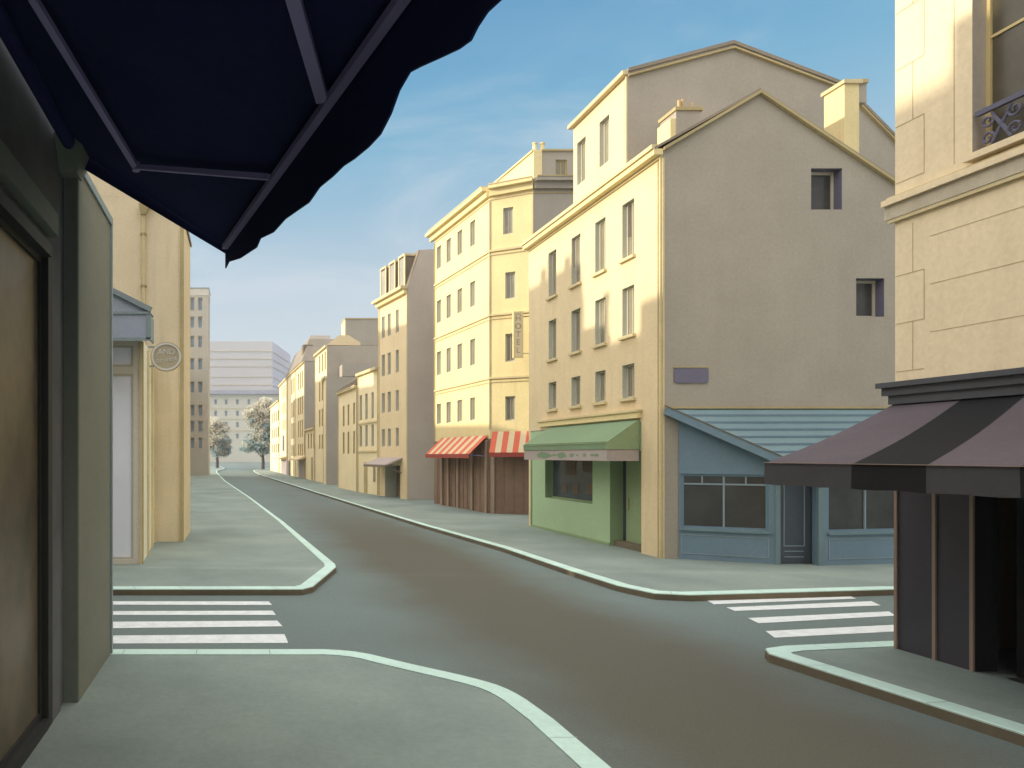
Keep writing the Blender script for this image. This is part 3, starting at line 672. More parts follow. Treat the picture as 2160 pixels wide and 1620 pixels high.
mb = MB(); mb.beam(dfr.P(a,2.12,1.1), dfr.P(b,2.12,1.1), 0.06, 0.14, 'roof_b'); mb.beam(dfr.P(a+0.1,1.7,0.02), dfr.P(a+0.1,2.1,0.9), 0.05, 0.05, 'roof_b'); mb.build('bracket', tc)

# two low cream houses
t, fr = row_house('low cream house with six grey windows and a stone band beside the dormered house', (9.08,47.3), (8.46,51.7), 8.62, [(5.3,7.1),(3.4,4.9)], (786,773,761), wpx=5, rev='reveal', pane='pane', courses=(5.0,3.0), depth=6)
mb = MB(); mb.hexa([fr.P(0,8.6,0.1),fr.P(fr.L,8.6,0.1),fr.P(fr.L,8.6,-3),fr.P(0,8.6,-3),fr.P(0,9.25,-1.2),fr.P(fr.L,8.9,-1.6),fr.P(fr.L,8.9,-1.9),fr.P(0,9.25,-1.9)], 'roof_b'); mb.build('roof', t)
mb = MB(); o = fr.op(769,775,975,1040); fbox(mb, fr, o[0], o[1], PV, 2.3, 0.003, 0.05, 'ochre'); mb.build('door', t)
mb = MB(); o = fr.op(788,792,985,1015); fbox(mb, fr, o[0], o[1], 1.0, 2.1, 0.003, 0.04, 'pane'); mb.build('letter_panel', t)
t, fr = row_house('low cream house with a sloping brown tiled roof and narrow ochre windows', (8.42,51.9), (7.95,58.4), 7.85, [(5.1,6.7),(2.9,4.6)], (747,735,725), wpx=3.5, depth=6)
mb = MB(); mb.hexa([fr.P(0,7.85,0.25),fr.P(fr.L,7.85,0.25),fr.P(fr.L,7.85,-4),fr.P(0,7.85,-4),fr.P(0.1,9.15,-1.2),fr.P(fr.L-1.2,9.0,-1.2),fr.P(fr.L-1.2,9.0,-3),fr.P(0.1,9.15,-3)], 'roof_b'); rf = mb.build('roof', t)
mb = MB()
for k in range(8): q = k/7; mb.beam(fr.P(q*(fr.L-0.2)+0.05,7.93,0.22), fr.P(0.15+q*(fr.L-1.5),9.06+0.1*(1-q),-1.18), 0.07, 0.06, 'roof')
mb.build('ridge_roll', rf)
# stepped grey house
t, fr = row_house('grey house with a stepped blank side wall behind the low tiled house', (7.62,64.0), (7.58,66.0), 9.85, [], (), gable='gable', depth=9)
mb = MB(); mb.box(9.05,14.0,64.1,65.9,9.9,11.0,'gable'); mb.build('upper_storey', t)
# tall house with a block on its roof
t, fr = row_house('tall house with blank grey side and a square block rising from its roof', (7.98,66.3), (7.55,73.0), 13.0, [(10.9,12.6),(8.1,10.0),(5.6,7.3),(3.4,4.8)], (686,680,674.5), wpx=2.6, gable='gable', depth=6.5)
mb = MB(); mb.box(9.7,14.5,66.5,69.0,13.05,15.5,'gable')
fq = Fr((9.69,66.5),(9.69,69.0)); fbox(mb, fq, 0, 2.5, 13.05, 15.5, 0.0, 0.02, 'cream'); fbox(mb, fq, -0.05, 2.5, 15.5, 15.62, -4.8, 0.06, 'ochre'); mb.build('upper_storey', t)  # sunlit left face put into a cream facing
mb = MB(); mb.hexa([fr.P(0,13.05,0.1),fr.P(fr.L,13.05,0.1),fr.P(fr.L,13.05,-3.6),fr.P(0,13.05,-3.6),fr.P(0,14.0,-1.1),fr.P(fr.L,13.5,-0.8),fr.P(fr.L,13.5,-2.2),fr.P(0,14.0,-2.0)], 'cream'); mb.build('roof', t)
mb = MB(); fbox(mb, fr, 0.3, 1.3, PV, 3.0, 0.003, 0.05, 'ochre'); mb.build('door', t)
# low house with the small dark roof
t, fr = row_house('lowest house of the row with a small dark roof between two tall houses', (7.5,73.2), (7.2,80.2), 5.6, [(3.5,5.1)], (662,656.5,651), wpx=2.6, depth=6)
mb = MB(); mb.hexa([fr.P(0,5.65,0.1),fr.P(fr.L,5.65,0.1),fr.P(fr.L,5.65,-3),fr.P(0,5.65,-3),fr.P(0,7.4,-0.9),fr.P(fr.L-0.5,5.9,-0.9),fr.P(fr.L-0.5,5.9,-2),fr.P(0,7.4,-2)], 'roof_b'); mb.build('roof', t)
mb = MB(); o = fr.op(657,660.5,975,1010); fbox(mb, fr, o[0], o[1], PV, 2.6, 0.003, 0.05, 'ochre'); mb.build('door', t)
# mansard house
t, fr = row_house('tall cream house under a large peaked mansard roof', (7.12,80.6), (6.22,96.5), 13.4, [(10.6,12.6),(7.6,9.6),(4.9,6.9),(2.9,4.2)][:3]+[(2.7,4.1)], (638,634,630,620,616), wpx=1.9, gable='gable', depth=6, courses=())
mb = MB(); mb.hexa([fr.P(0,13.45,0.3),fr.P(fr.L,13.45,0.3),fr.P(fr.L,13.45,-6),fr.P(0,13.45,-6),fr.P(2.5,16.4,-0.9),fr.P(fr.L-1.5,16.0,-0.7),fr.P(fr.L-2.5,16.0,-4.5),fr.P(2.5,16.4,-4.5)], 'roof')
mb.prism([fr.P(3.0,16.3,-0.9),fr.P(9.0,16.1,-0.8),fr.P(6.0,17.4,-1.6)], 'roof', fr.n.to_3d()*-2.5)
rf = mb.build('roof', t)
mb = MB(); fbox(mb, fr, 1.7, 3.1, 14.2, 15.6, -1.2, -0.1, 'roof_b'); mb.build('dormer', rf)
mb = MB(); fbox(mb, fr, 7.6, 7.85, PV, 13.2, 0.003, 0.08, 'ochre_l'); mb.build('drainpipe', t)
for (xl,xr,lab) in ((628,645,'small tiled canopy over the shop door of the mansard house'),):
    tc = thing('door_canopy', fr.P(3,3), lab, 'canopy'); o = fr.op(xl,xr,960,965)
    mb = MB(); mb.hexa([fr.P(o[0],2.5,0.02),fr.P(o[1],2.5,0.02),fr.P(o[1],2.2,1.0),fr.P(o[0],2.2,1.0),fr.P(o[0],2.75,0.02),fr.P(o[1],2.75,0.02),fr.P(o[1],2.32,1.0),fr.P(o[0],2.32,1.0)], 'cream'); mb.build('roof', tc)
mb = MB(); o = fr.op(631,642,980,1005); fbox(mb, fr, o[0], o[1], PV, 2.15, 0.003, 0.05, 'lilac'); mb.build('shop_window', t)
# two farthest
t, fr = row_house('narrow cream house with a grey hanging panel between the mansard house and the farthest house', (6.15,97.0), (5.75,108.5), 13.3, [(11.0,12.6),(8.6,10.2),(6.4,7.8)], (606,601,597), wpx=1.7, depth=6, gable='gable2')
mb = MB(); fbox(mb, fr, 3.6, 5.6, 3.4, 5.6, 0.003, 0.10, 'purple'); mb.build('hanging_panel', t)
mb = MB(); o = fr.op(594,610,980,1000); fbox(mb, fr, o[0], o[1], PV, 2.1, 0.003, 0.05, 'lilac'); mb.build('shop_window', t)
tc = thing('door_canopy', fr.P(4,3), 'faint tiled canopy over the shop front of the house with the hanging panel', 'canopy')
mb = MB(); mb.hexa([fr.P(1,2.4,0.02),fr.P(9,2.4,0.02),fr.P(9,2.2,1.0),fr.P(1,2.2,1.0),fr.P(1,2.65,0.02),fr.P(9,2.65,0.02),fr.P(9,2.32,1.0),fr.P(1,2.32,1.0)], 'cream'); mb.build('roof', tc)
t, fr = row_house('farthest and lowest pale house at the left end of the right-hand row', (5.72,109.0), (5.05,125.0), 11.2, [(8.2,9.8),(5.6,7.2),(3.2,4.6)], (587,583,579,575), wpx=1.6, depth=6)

# ---------------------------------------------------------------- near right building (stone, dark shopfront)
RFX, RFY = 9.05, 9.85
root = thing('corner_building', (RFX,RFY,0), 'near stone building with quoins, a tall window and a dark shopfront at the right edge', 'building')
fr = RFR = Fr((RFX,-4.0),(RFX,RFY)); YY = lambda y: y+4.0
wo = (YY(7.3), YY(8.81), 6.50, 9.9, 0.21)
mb = MB(); wall(mb, fr, 3.5, 14.0, [wo], 0.21, 'stone', 'jamb_grey')
for a_, b_ in (((RFX,RFY),(16,RFY)),((16,RFY),(16,-4.0)),((16,-4.0),(RFX,-4.0))): wall(mb, Fr(a_,b_), 0, 14.0, (), 0.1, 'stone')
mb.face([(RFX,-4,14),(RFX,RFY,14),(16,RFY,14),(16,-4,14)], 'roof')
mb.build('wall', root)
w = window(root, fr, wo, frame='frame_o', pane='pane_umber', fw=0.05, mull=False, transom=7.95)
mb = MB(); z = 3.95; k = 0; u_e = YY(RFY)
while z < 13:                               # quoin joints at the corner
    h = 0.66 if z < 6 else 0.78
    if 5.9 < z < 6.5: z = 6.55; continue
    wq = 0.26 if k % 2 == 0 else 0.42
    fbox(mb, fr, u_e-wq-0.0035, u_e-wq+0.0035, z, min(z+h, 6.0) if z < 6 else z+h, 0.001, 0.004, 'joint')
    fbox(mb, fr, u_e-max(wq,0.42 if z>0 else 0), u_e-0.01, z-0.0035, z+0.0035, 0.001, 0.0045, 'joint')
    z += h; k += 1
for z in (4.42, 5.05, 5.68): fbox(mb, fr, YY(7.0), u_e-0.5, z-0.003, z+0.003, 0.001, 0.004, 'joint')
fbox(mb, fr, YY(9.03), YY(9.036), 6.5, 13.5, 0.001, 0.004, 'joint')
mb.build('stone_joint', root)
mb = MB(); fbox(mb, fr, 0, u_e+0.10, 6.07, 6.26, 0.003, 0.06, 'stone_grey'); fbox(mb, fr, 0, u_e+0.10, 6.26, 6.34, 0.003, 0.11, 'stone'); fbox(mb, fr, 0, u_e+0.05, 6.34, 6.37, 0.003, 0.08, 'ochre_l'); fbox(mb, fr, 0, u_e+0.06, 6.02, 6.07, 0.003, 0.05, 'ochre_l')
mb.build('string_course', root)
mb = MB(); fbox(mb, fr, wo[0]-0.05, wo[1]+0.012, 6.42, 6.50, -0.2, 0.12, 'stone'); mb.build('sill', w)
# scrolled iron guard in the window
mb = MB(); ry = lambda yy, zz: (RFX+0.02, yy, zz)
y0_, y1_ = 8.77, 7.3
mb.beam(ry(y0_,7.0), ry(y1_,7.0), 0.05, 0.06, 'iron'); mb.beam(ry(y0_,6.515), ry(y1_,6.515), 0.025, 0.02, 'iron')
def scroll(cy, cz, r, a0, turns, sg, e):
    pts = [ry(*e)]
    for q in range(30):
        f_ = q/29; a_ = R(a0)+sg*turns*2*math.pi*f_; rr = r*(1-0.80*f_)
        pts.append(ry(cy+rr*math.cos(a_), cz+rr*math.sin(a_)))
    return pts
for c0 in (8.49, 7.98, 7.47):
    for sg in (1,-1):                     # sg=+1 is the far side of the panel
        mb.tube(scroll(c0+sg*0.155,6.865,0.09,120 if sg>0 else 60,1.3,sg,(c0-sg*0.07,6.66)), 0.015, 'iron', 6)
        mb.tube(scroll(c0+sg*0.155,6.645,0.09,-120 if sg>0 else -60,1.3,-sg,(c0-sg*0.07,6.86)), 0.015, 'iron', 6)
mb.build('railing', root)
# dark shopfront
mb = MB(); dz = 3.5
fbox(mb, fr, YY(9.32), YY(9.84), PV, dz, -0.3, -0.02, 'charcoal'); fbox(mb, fr, YY(8.86), YY(9.28), PV, dz, -0.3, -0.02, 'charcoal'); fbox(mb, fr, YY(8.80), YY(8.86), PV, dz, -0.3, -0.022, 'black')
sp = mb.build('shop_pier', root)
mb = MB()
for y in (9.845, 9.30, 8.82): fbox(mb, fr, YY(y)-0.022, YY(y)+0.022, PV, dz, -0.02, 0.005, 'pink')
mb.build('beading', sp)
mb = MB(); mb.box(RFX+0.32,RFX+0.36,-3.9,9.8,0.14,3.5,'charcoal')
mb2 = MB(); mb2.box(RFX+0.32,15.5,8.5,8.6,PV,3.5,'black'); mb2.box(12.2,12.3,2,8.5,PV,3.5,'black'); mb2.box(RFX,12.2,2,8.8,3.42,3.5,'black'); mb2.box(RFX+0.1,12.2,2,8.5,PV+0.01,PV+0.02,'interior_floor'); mb2.box(RFX+0.32,12.2,1.9,2.0,PV,3.5,'black')
mb2.build('shop_interior', root)
mb = MB(); fbox(mb, fr, YY(-4), YY(2.0), PV, dz, -0.3, -0.02, 'charcoal'); mb.build('shop_pier', root)
mb = MB(); fbox(mb, fr, 0, u_e+0.08, 3.62, 3.73, 0.003, 0.12, 'charcoal_c'); fbox(mb, fr, 0, u_e+0.12, 3.73, 3.80, 0.003, 0.17, 'charcoal_c'); fbox(mb, fr, 0, u_e+0.02, 3.50, 3.62, 0.003, 0.08, 'charcoal_c')
mb.build('shop_cornice', root)
# striped dark awning
t = thing('awning', (RFX,8.5,3.5), 'large mauve and near-black striped awning over the dark shopfront on the right', 'awning')
bound = [(9.82,9.86),(8.42,8.92),(7.50,8.18),(6.60,7.15),(5.6,6.1),(4.6,5.0),(3.6,4.0),(2.6,3.0)]
xo, zo, zw = 7.22, 2.69, 3.50
mb = MB(); cols_ = ['mauve_f','dark_f']; NS = 8
def awn(yf, yb, s):
    sag = -0.05*math.sin(math.pi*s); return Vector((RFX-0.02+(xo-RFX+0.02)*s, yb+(yf-yb)*s, zw+(zo-zw)*s+sag))
for k in range(len(bound)-1):
    (f0,b0),(f1,b1) = bound[k], bound[k+1]
    for q in range(NS):
        s0, s1 = q/NS, (q+1)/NS; th = Vector((0,0,-0.012))
        P0,P1,P2,P3 = awn(f0,b0,s0), awn(f0,b0,s1), awn(f1,b1,s1), awn(f1,b1,s0)
        mb.hexa([P0+th,P1+th,P2+th,P3+th,P0,P1,P2,P3], cols_[k%2])
mb.build('canopy', t)
mb = MB()
for k in range(len(bound)-1):
    f0, f1 = bound[k][0], bound[k+1][0]; nn = 6
    for q in range(nn):
        a_, b_ = f0+(f1-f0)*q/nn, f0+(f1-f0)*(q+1)/nn
        w0, w1 = 0.008*math.sin(a_*5), 0.008*math.sin(b_*5)
        h0, h1 = 2.40+0.006*math.sin(a_*9), 2.40+0.006*math.sin(b_*9)
        mb.hexa([(xo+w0,a_,h0),(xo+w1,b_,h1),(xo+0.012+w1,b_,h1),(xo+0.012+w0,a_,h0),(xo,a_,zo),(xo,b_,zo),(xo+0.012,b_,zo),(xo+0.012,a_,zo)], ['mauve_v','black'][k%2])
mb.build('valance', t)
mb = MB(); mb.tube([(xo+0.03,9.82,zo-0.03),(xo+0.03,2.6,zo-0.03)], 0.025, 'charcoal'); mb.build('front_bar', t)
mb = MB(); mb.beam((xo-0.012,9.83,zo+0.006),(xo-0.012,2.6,zo+0.006),0.016,0.008,'pink'); mb.build('piping', t)
for y in (9.7, 3.0):
    mb = MB(); mb.beam((RFX-0.02,y,2.75),(xo+0.06,y,zo-0.05),0.03,0.03,'charcoal'); mb.build('arm', t)

# ---------------------------------------------------------------- near left building with its dark shop window
root = thing('corner_building', (-1.93,7.0,0), 'near dark building on the left edge with an olive panel and brown shop window', 'building')
fr = Fr((-1.93,7.72),(-1.93,-5.0))           # street side, outward +x
wl = Fr((-1.93,7.72),(-1.93,-5.0))
u = lambda y: 7.72-y
wo = (u(6.98), u(1.0), 0.22, 4.74, 0.07)
mb = MB(); wall(mb, wl, 0, 6.1, [wo], 0.07, 'wall_grey', 'frame_blk')
mb.box(-2.35,-1.93,-5.0,7.72,6.1,6.16,'wall_grey')
mb.box(-9,-2.33,-5.0,9.66,0,11.72,'wall_grey')
mb.box(-13.5,-9,-5.0,9.66,0,14.4,'wall_grey')  # unseen upper bulk, heights set for the shadow across the street
mb.build('wall', root)
mb = MB(); mb.box(-24,-13.5,-5.0,17.5,0,14.4,'tan'); mb.build('rear_wing', root)  # unseen block added to keep sun out of the cross street
w = window(root, wl, wo, frame='frame_blk', pane='pane_brown', fw=0.06, mull=False)
mb = MB(); fbox(mb, wl, u(7.45), u(7.12), PV, 4.9, 0.002, 0.03, 'wall_grey'); fbox(mb, wl, u(7.12), u(6.97), PV, 4.86, 0.002, 0.035, 'frame_blk')
fbox(mb, wl, u(6.97), u(0.8), 4.74, 4.86, 0.002, 0.07, 'frame_blk'); fbox(mb, wl, u(6.97), u(0.8), PV, 0.22, 0.002, 0.04, 'frame_blk')
mb.build('window_surround', root)
mb = MB(); fbox(mb, wl, u(7.1), u(0.8), 4.98, 5.2, 0.002, 0.10, 'pil_dark'); mb.build('fascia', root)
mb = MB(); mb.box(-2.33,-1.77,7.73,9.66,PV,6.0,'pil_green'); p_ = mb.build('panel', root)
mb = MB(); mb.box(-1.965,-1.775,7.70,7.729,PV,5.84,'pil_dark'); mb.build('jamb', p_)  # shade on the panel's front put into a darker sheet
mb = MB(); mb.box(-1.769,-1.745,7.75,9.64,5.90,6.0,'slate_t'); mb.box(-1.769,-1.745,9.56,9.64,PV,5.9,'slate_t'); mb.build('edging', p_)
mb = MB(); mb.hexa([(-1.98,7.55,5.8),(-1.75,7.55,5.8),(-1.75,7.78,5.8),(-1.98,7.78,5.8),(-2.2,7.3,6.12),(-1.62,7.3,6.12),(-1.62,7.9,6.12),(-2.2,7.9,6.12)], 'pil_dark'); mb.build('corbel', root)
# navy awning
t = thing('awning', (-1.85,5.0,6.1), 'big navy awning with a wavy valance seen from beneath, filling the top left', 'awning')
WA, WD = Vector((-1.86,7.72,6.16)), Vector((-1.86,0.6,6.16))
TB, TC = Vector((-0.18,7.7,5.06)), Vector((1.49,0.6,5.06))
def nav(u_, s_):
    a_ = WA.lerp(WD,u_); b_ = TB.lerp(TC,u_); p_ = a_.lerp(b_,s_)
    p_.z -= 0.05*math.sin(math.pi*s_)*abs(math.sin(u_*9)); return p_
mb = MB(); NU, NV = 36, 10
for i in range(NU):
    for j in range(NV):
        q_ = [nav(i/NU,j/NV), nav((i+1)/NU,j/NV), nav((i+1)/NU,(j+1)/NV), nav(i/NU,(j+1)/NV)]; th = Vector((0,0,0.015))
        mb.hexa([p for p in q_]+[p+th for p in q_], 'navy')
mb.build('canopy', t)
prof_px = [(470,566),(482,552),(505,545),(540,522),(548,503),(575,490),(600,462),(650,427),(672,395),(700,372),(722,350),(745,335),(775,310),(800,283),(822,240),(840,190),(862,152),(885,140),(925,122),(965,103),(990,85),(1005,55),(1025,25),(1052,0),(1085,-40),(1130,-90),(1165,-170),(1230,-260),(1300,-420),(1500,-700)]
vl = []
for px, py in prof_px:                      # drop of the valance below the front bar
    k = (px-VX)/F; u_ = (k*TB.y-TB.x)/((TC.x-TB.x)-k*(TC.y-TB.y)); u_ = max(0.0,min(1.0,u_))
    q_ = TB.lerp(TC,u_); zz = CH+(VY-py)*q_.y/F; vl.append((u_, min(5.04,zz)))
vl = sorted(vl); mb = MB()
for (a_,za),(b_,zb) in zip(vl, vl[1:]):
    if b_-a_ < 1e-5: continue
    p_, q_ = TB.lerp(TC,a_), TB.lerp(TC,b_); n_ = Vector((0.012,0.003,0))
    mb.hexa([(p_.x,p_.y,za),(q_.x,q_.y,zb),(q_.x+n_.x,q_.y+n_.y,zb),(p_.x+n_.x,p_.y+n_.y,za),(p_.x,p_.y,5.075),(q_.x,q_.y,5.075),(q_.x+n_.x,q_.y+n_.y,5.075),(p_.x+n_.x,p_.y+n_.y,5.075)], 'navy')
mb.build('valance', t)
mb = MB(); mb.beam(TB+Vector((0.0,-0.15,-0.05)), TC+Vector((-0.05,0,-0.05)), 0.06, 0.05, 'arm'); mb.build('front_bar', t)
mb = MB(); mb.tube([(-1.80,7.6,6.06),(-1.80,0.6,6.06)], 0.075, 'navy', 14); mb.build('roller', t)
mb = MB(); mb.hexa([WA+Vector((0,0.01,-0.16)),TB+Vector((0,0.01,-0.07)),TB+Vector((0,0.03,-0.07)),WA+Vector((0,0.03,-0.16)),WA+Vector((0,0.01,0.02)),TB+Vector((0,0.01,0.02)),TB+Vector((0,0.03,0.02)),WA+Vector((0,0.03,0.02))],'navy'); mb.build('side_flap', t)
def under(px, py, drop):                    # point on the underside of the canopy seen at a photo position
    best = None
    for i in range(121):
        for j in range(61):
            p_ = nav(i/120,j/60)-Vector((0,0,drop))
            x_, y_ = VX+F*p_.x/p_.y, VY-F*(p_.z-CH)/p_.y; e = (x_-px)**2+(y_-py)**2
            if best is None or e < best[0]: best = (e, p_)
    return best[1]
E1 = under(290,352,0.10)
mb = MB(); mb.beam(under(66,-6,0.10), E1, 0.055, 0.05, 'arm'); mb.beam(E1, under(568,376,0.07), 0.045, 0.045, 'arm')
mb.tube([E1-Vector((0,0,0.04)),E1+Vector((0,0,0.04))],0.035,'arm'); mb.build('arm', t)
mb = MB(); E2 = under(540,-300,0.10); mb.beam(E2, under(683,216,0.07), 0.075, 0.05, 'arm'); mb.beam(E2, WD+Vector((0.1,1.6,-0.15)), 0.07, 0.05, 'arm'); mb.build('arm', t)

# ---------------------------------------------------------------- left tan house across the crossing
Lx, Ly = -1.85, 22.0
root = thing('house', (Lx,Ly,0), 'tan house with a drainpipe on its blank wall beyond the left zebra crossing', 'house')
mb = MB(); sl = 0.63
prof = [(Lx,0),(Lx,10.13),(-3.15,10.13+1.3*sl),(-6.4,10.9),(-6.4,0)]
mb.prism([(x,Ly-0.003,z) for x,z in [(-3.15,10.80),(-3.15,10.13+1.3*sl),(-5.6,10.13+3.75*sl),(-6.39,10.80)]], 'tan', (0,0.3,0))
mb.prism([(x,Ly,z) for x,z in prof], 'tan', (0,2.9,0))
mb.build('wall', root)
mb = MB()
mb.prism([(Lx+0.1,Ly-0.07,10.08),(-5.7,Ly-0.07,12.52),(-5.7,Ly-0.07,12.65),(Lx+0.1,Ly-0.07,10.21)], 'ochre_l', (0,0.4,0))
mb.prism([(Lx+0.1,Ly+0.34,10.08),(-3.15,Ly+0.34,10.92),(-3.15,Ly+0.34,11.02),(Lx+0.1,Ly+0.34,10.2)], 'roof', (0,2.6,0))
mb.box(-6.5,-3.15,Ly+0.34,Ly+2.95,10.91,11.0,'roof')
mb.build('roof', root)
mb = MB(); mb.box(Lx+0.003,Lx+0.05,Ly+0.05,Ly+2.85,PV,10.1,'cream'); mb.box(Lx-0.06,Lx+0.055,Ly-0.05,Ly+0.05,PV,10.1,'ochre'); mb.build('corner_trim', root)
mb = MB(); px_ = -3.03
mb.tube([(px_,Ly-0.07,3.0),(px_,Ly-0.07,10.25),(px_+0.05,Ly-0.08,10.4),(px_+0.3,Ly-0.1,10.62)], 0.06, 'ochre_l', 10)
mb.hexa([(px_-0.07,Ly-0.2,10.2),(px_+0.07,Ly-0.2,10.2),(px_+0.07,Ly-0.01,10.2),(px_-0.07,Ly-0.01,10.2),(px_-0.13,Ly-0.26,10.5),(px_+0.22,Ly-0.26,10.5),(px_+0.22,Ly-0.01,10.5),(px_-0.13,Ly-0.01,10.5)], 'ochre')
for z in (4,6,8,9.6): mb.box(px_-0.09,px_+0.09,Ly-0.14,Ly-0.003,z,z+0.05,'ochre')
mb.build('drainpipe', root)
mb = MB(); mb.box(-13,-8,17.6,20.45,0,12.65,'tan'); mb.box(-13,-8,20.45,23.9,0,11.8,'tan'); mb.box(-13,-8,23.9,29.5,0,14.75,'tan')  # unseen blocks added, heights shape the shadow line on the cream house
for y, h in ((24.6,0.5),(25.9,1.0),(26.5,0.6),(28.0,0.35)): mb.box(-9,-8.4,y,y+0.45,14.7,14.75+h,'tan')
mb.box(-8,-6.4,22.0,24.9,0,10.9,'tan'); mb.build('rear_wing', root)
# glazed shop on the corner
root = thing('shop', (-2.6,17.5,0), 'glazed corner shop front with pale lavender glass on the left pavement', 'shop')
sf = Fr((-2.45,17.5),(-6.4,17.5)); sd = Fr((-2.70,21.98),(-2.45,17.5))
so = [(0.22,1.6,0.24,4.80,0.06),(0.22,1.6,4.98,5.5,0.06),(1.8,3.2,0.24,4.80,0.06),(1.8,3.2,4.98,5.5,0.06)]
mb = MB(); wall(mb, sf, 0, 5.7, so, 0.08, 'shop_frame', 'shop_frame'); wall(mb, sd, 0, 5.7, (), 0.1, 'pale_yel')
wall(mb, Fr((-6.4,17.5),(-6.4,21.98)), 0, 5.7, (), 0.1, 'tan')
mb.face([(-2.45,17.5,5.7),(-6.4,17.5,5.7),(-6.4,21.98,5.7),(-2.70,21.98,5.7)], 'slate_t')
mb.build('wall', root)
for o in so: window(root, sf, o, frame='frame_w', pane='lav_glass', fw=0.05, mull=False)
mb = MB(); fbox(mb, sf, 0.0, 0.07, PV, 5.6, 0.002, 0.03, 'ochre_l'); fbox(mb, sd, sd.L-1.6, sd.L-1.5, PV, 5.6, 0.002, 0.06, 'ochre_l'); fbox(mb, sd, sd.L-0.08, sd.L, PV, 5.6, 0.002, 0.03, 'ochre')
fbox(mb, sd, 0.1, 0.2, PV, 5.6, 0.002, 0.05, 'ochre_l'); fbox(mb, sd, sd.L-3.2, sd.L-3.1, PV, 5.6, 0.002, 0.06, 'ochre_l')
mb.build('pier_trim', root)
t = thing('canopy', (-2.5,17.0,5.7), 'grey-blue sloping canopy above the lavender shop windows on the left', 'canopy')
zT, zE, zB = 7.35, 6.18, 5.55; xe = -2.16; ya, yb = 16.75, 17.47
sl_ = lambda x: zE + (xe-x)*0.50
mb = MB(); mb.prism([(xe,ya+0.03,zE),(-6.0,ya+0.03,zE),(-6.0,ya+0.03,sl_(-6.0)),(xe,ya+0.03,zE+0.02)], 'slate', (0,yb-ya-0.04,0)); mb.build('roof', t)
mb = MB(); mb.box(-6.0,xe-0.03,ya,ya+0.03,zB,zE-0.06,'slate'); mb.box(xe-0.03,xe,ya,yb,zB-0.02,zE-0.06,'slate_t'); mb.build('valance', t)
mb = MB(); mb.box(-6.0,xe+0.02,ya-0.03,ya+0.03,zE-0.06,zE-0.0,'slate_t'); mb.beam((xe+0.03,ya-0.01,zE+0.04),(-6.0,ya-0.01,sl_(-6.0)+0.05),0.08,0.12,'slate_t'); mb.box(-6.0,xe,ya-0.02,ya-0.001,zB-0.06,zB+0.02,'slate_t'); mb.box(xe-0.09,xe+0.02,ya-0.02,ya-0.002,zB-0.02,zE-0.06,'slate_t')
for x in (-3.1,-3.6): mb.beam((x,ya+0.0,zE+0.02),(x-0.9,ya+0.0,sl_(x-0.9)),0.03,0.05,'slate_t')
mb.build('edging', t)
# round hanging sign
cx_, cy_, cz_, rr = -2.1, 19.8, 5.54, 0.42
t = thing('round_sign', (cx_,cy_,cz_), 'round pale-rimmed hanging sign with scrawled lettering on the left', 'sign')
def disc(mb, r0, r1, ya, yb, m, n=40):
    for k in range(n):
        a0, a1 = 2*math.pi*k/n, 2*math.pi*(k+1)/n
        P_ = lambda r_,a_,y_: (cx_+r_*math.cos(a_), y_, cz_+r_*0.93*math.sin(a_))
        mb.hexa([P_(r0,a0,ya),P_(r1,a0,ya),P_(r1,a0,yb),P_(r0,a0,yb),P_(r0,a1,ya),P_(r1,a1,ya),P_(r1,a1,yb),P_(r0,a1,yb)], m)
mb = MB(); disc(mb, 0.001, 0.36, cy_-0.02, cy_+0.04, 'sign_bg'); mb.build('board', t)
mb = MB(); disc(mb, 0.36, 0.415, cy_-0.04, cy_+0.06, 'sign_rim'); disc(mb, 0.415, 0.44, cy_-0.03, cy_+0.05, 'ochre'); mb.build('rim', t)
rot = Matrix.Rotation(R(90),4,'X')
text_mesh('AND', 0.22, Matrix.Translation((cx_-0.0,cy_-0.026,cz_+0.13)) @ rot, 'sign_rim', 'lettering', t)
text_mesh('or~rest', 0.19, Matrix.Translation((cx_,cy_-0.026,cz_-0.08)) @ Matrix.Rotation(R(-7),4,'Y') @ rot, 'sign_rim', 'lettering', t)
mb = MB()
for z in (cz_+0.27, cz_-0.27): mb.beam((-2.60,cy_,z),(cx_-0.33,cy_,z),0.04,0.045,'slate_t')
mb.build('bracket', t)

# ---------------------------------------------------------------- tower block, unseen row stepped for its shadow, far building
T0 = 93.5
root = thing('tower_block', (-6,T0,0), 'slim grey tower block with two columns of blue-grey windows', 'building')
tf = Fr((-4.38,T0),(-15,T0)); ops = []
for y in (641,679.5,720.5,768,817,865.5,899.5,935):
    h = 27 if y < 650 else 24
    for x in (405.5,422.5): ops.append(tf.op(x-4.6,x+4.6,y-h/2,y+h/2)+(0.35,))
    ops.append(tf.op(376,385,y-h/2,y+h/2)+(0.35,))
mb = MB(); TZ = 24.7; block(mb, [(-15,T0),(-15,T0+4.2),(-4.38,T0+4.2),(-4.38,T0)], 0, TZ-0.9, 'tower', {3:(ops,0.35,'tower','reveal')}, cap='tower_t')
mb.build('wall', root)
mb = MB(); mb.box(-15,-4.34,T0-0.04,T0+4.24,TZ-0.9,TZ,'tower_t'); mb.box(-15,-4.28,T0-0.1,T0+4.3,TZ,TZ+0.12,'slate_t'); mb.build('parapet', root)
for o in ops: window(root, tf, o, frame='frame_w', pane='pane_blue', fw=0.08, mull=False)
root = thing('terraced_building', (-12,60,0), 'tan terrace along the left side of the street, mostly behind the tan house', 'building')
mb = MB()  # unseen masses, each height set for the shadow on the facades opposite
for (ya,yb,z) in ((29.6,41.5,10.1),(41.5,43.3,11.0),(43.3,49.2,16.2),(49.2,54,12.7),(54,60,13.6),(60,81,15.0),(81,92,14.3)):
    mb.box(-15,-8.2,ya,yb,0,z,'tan')
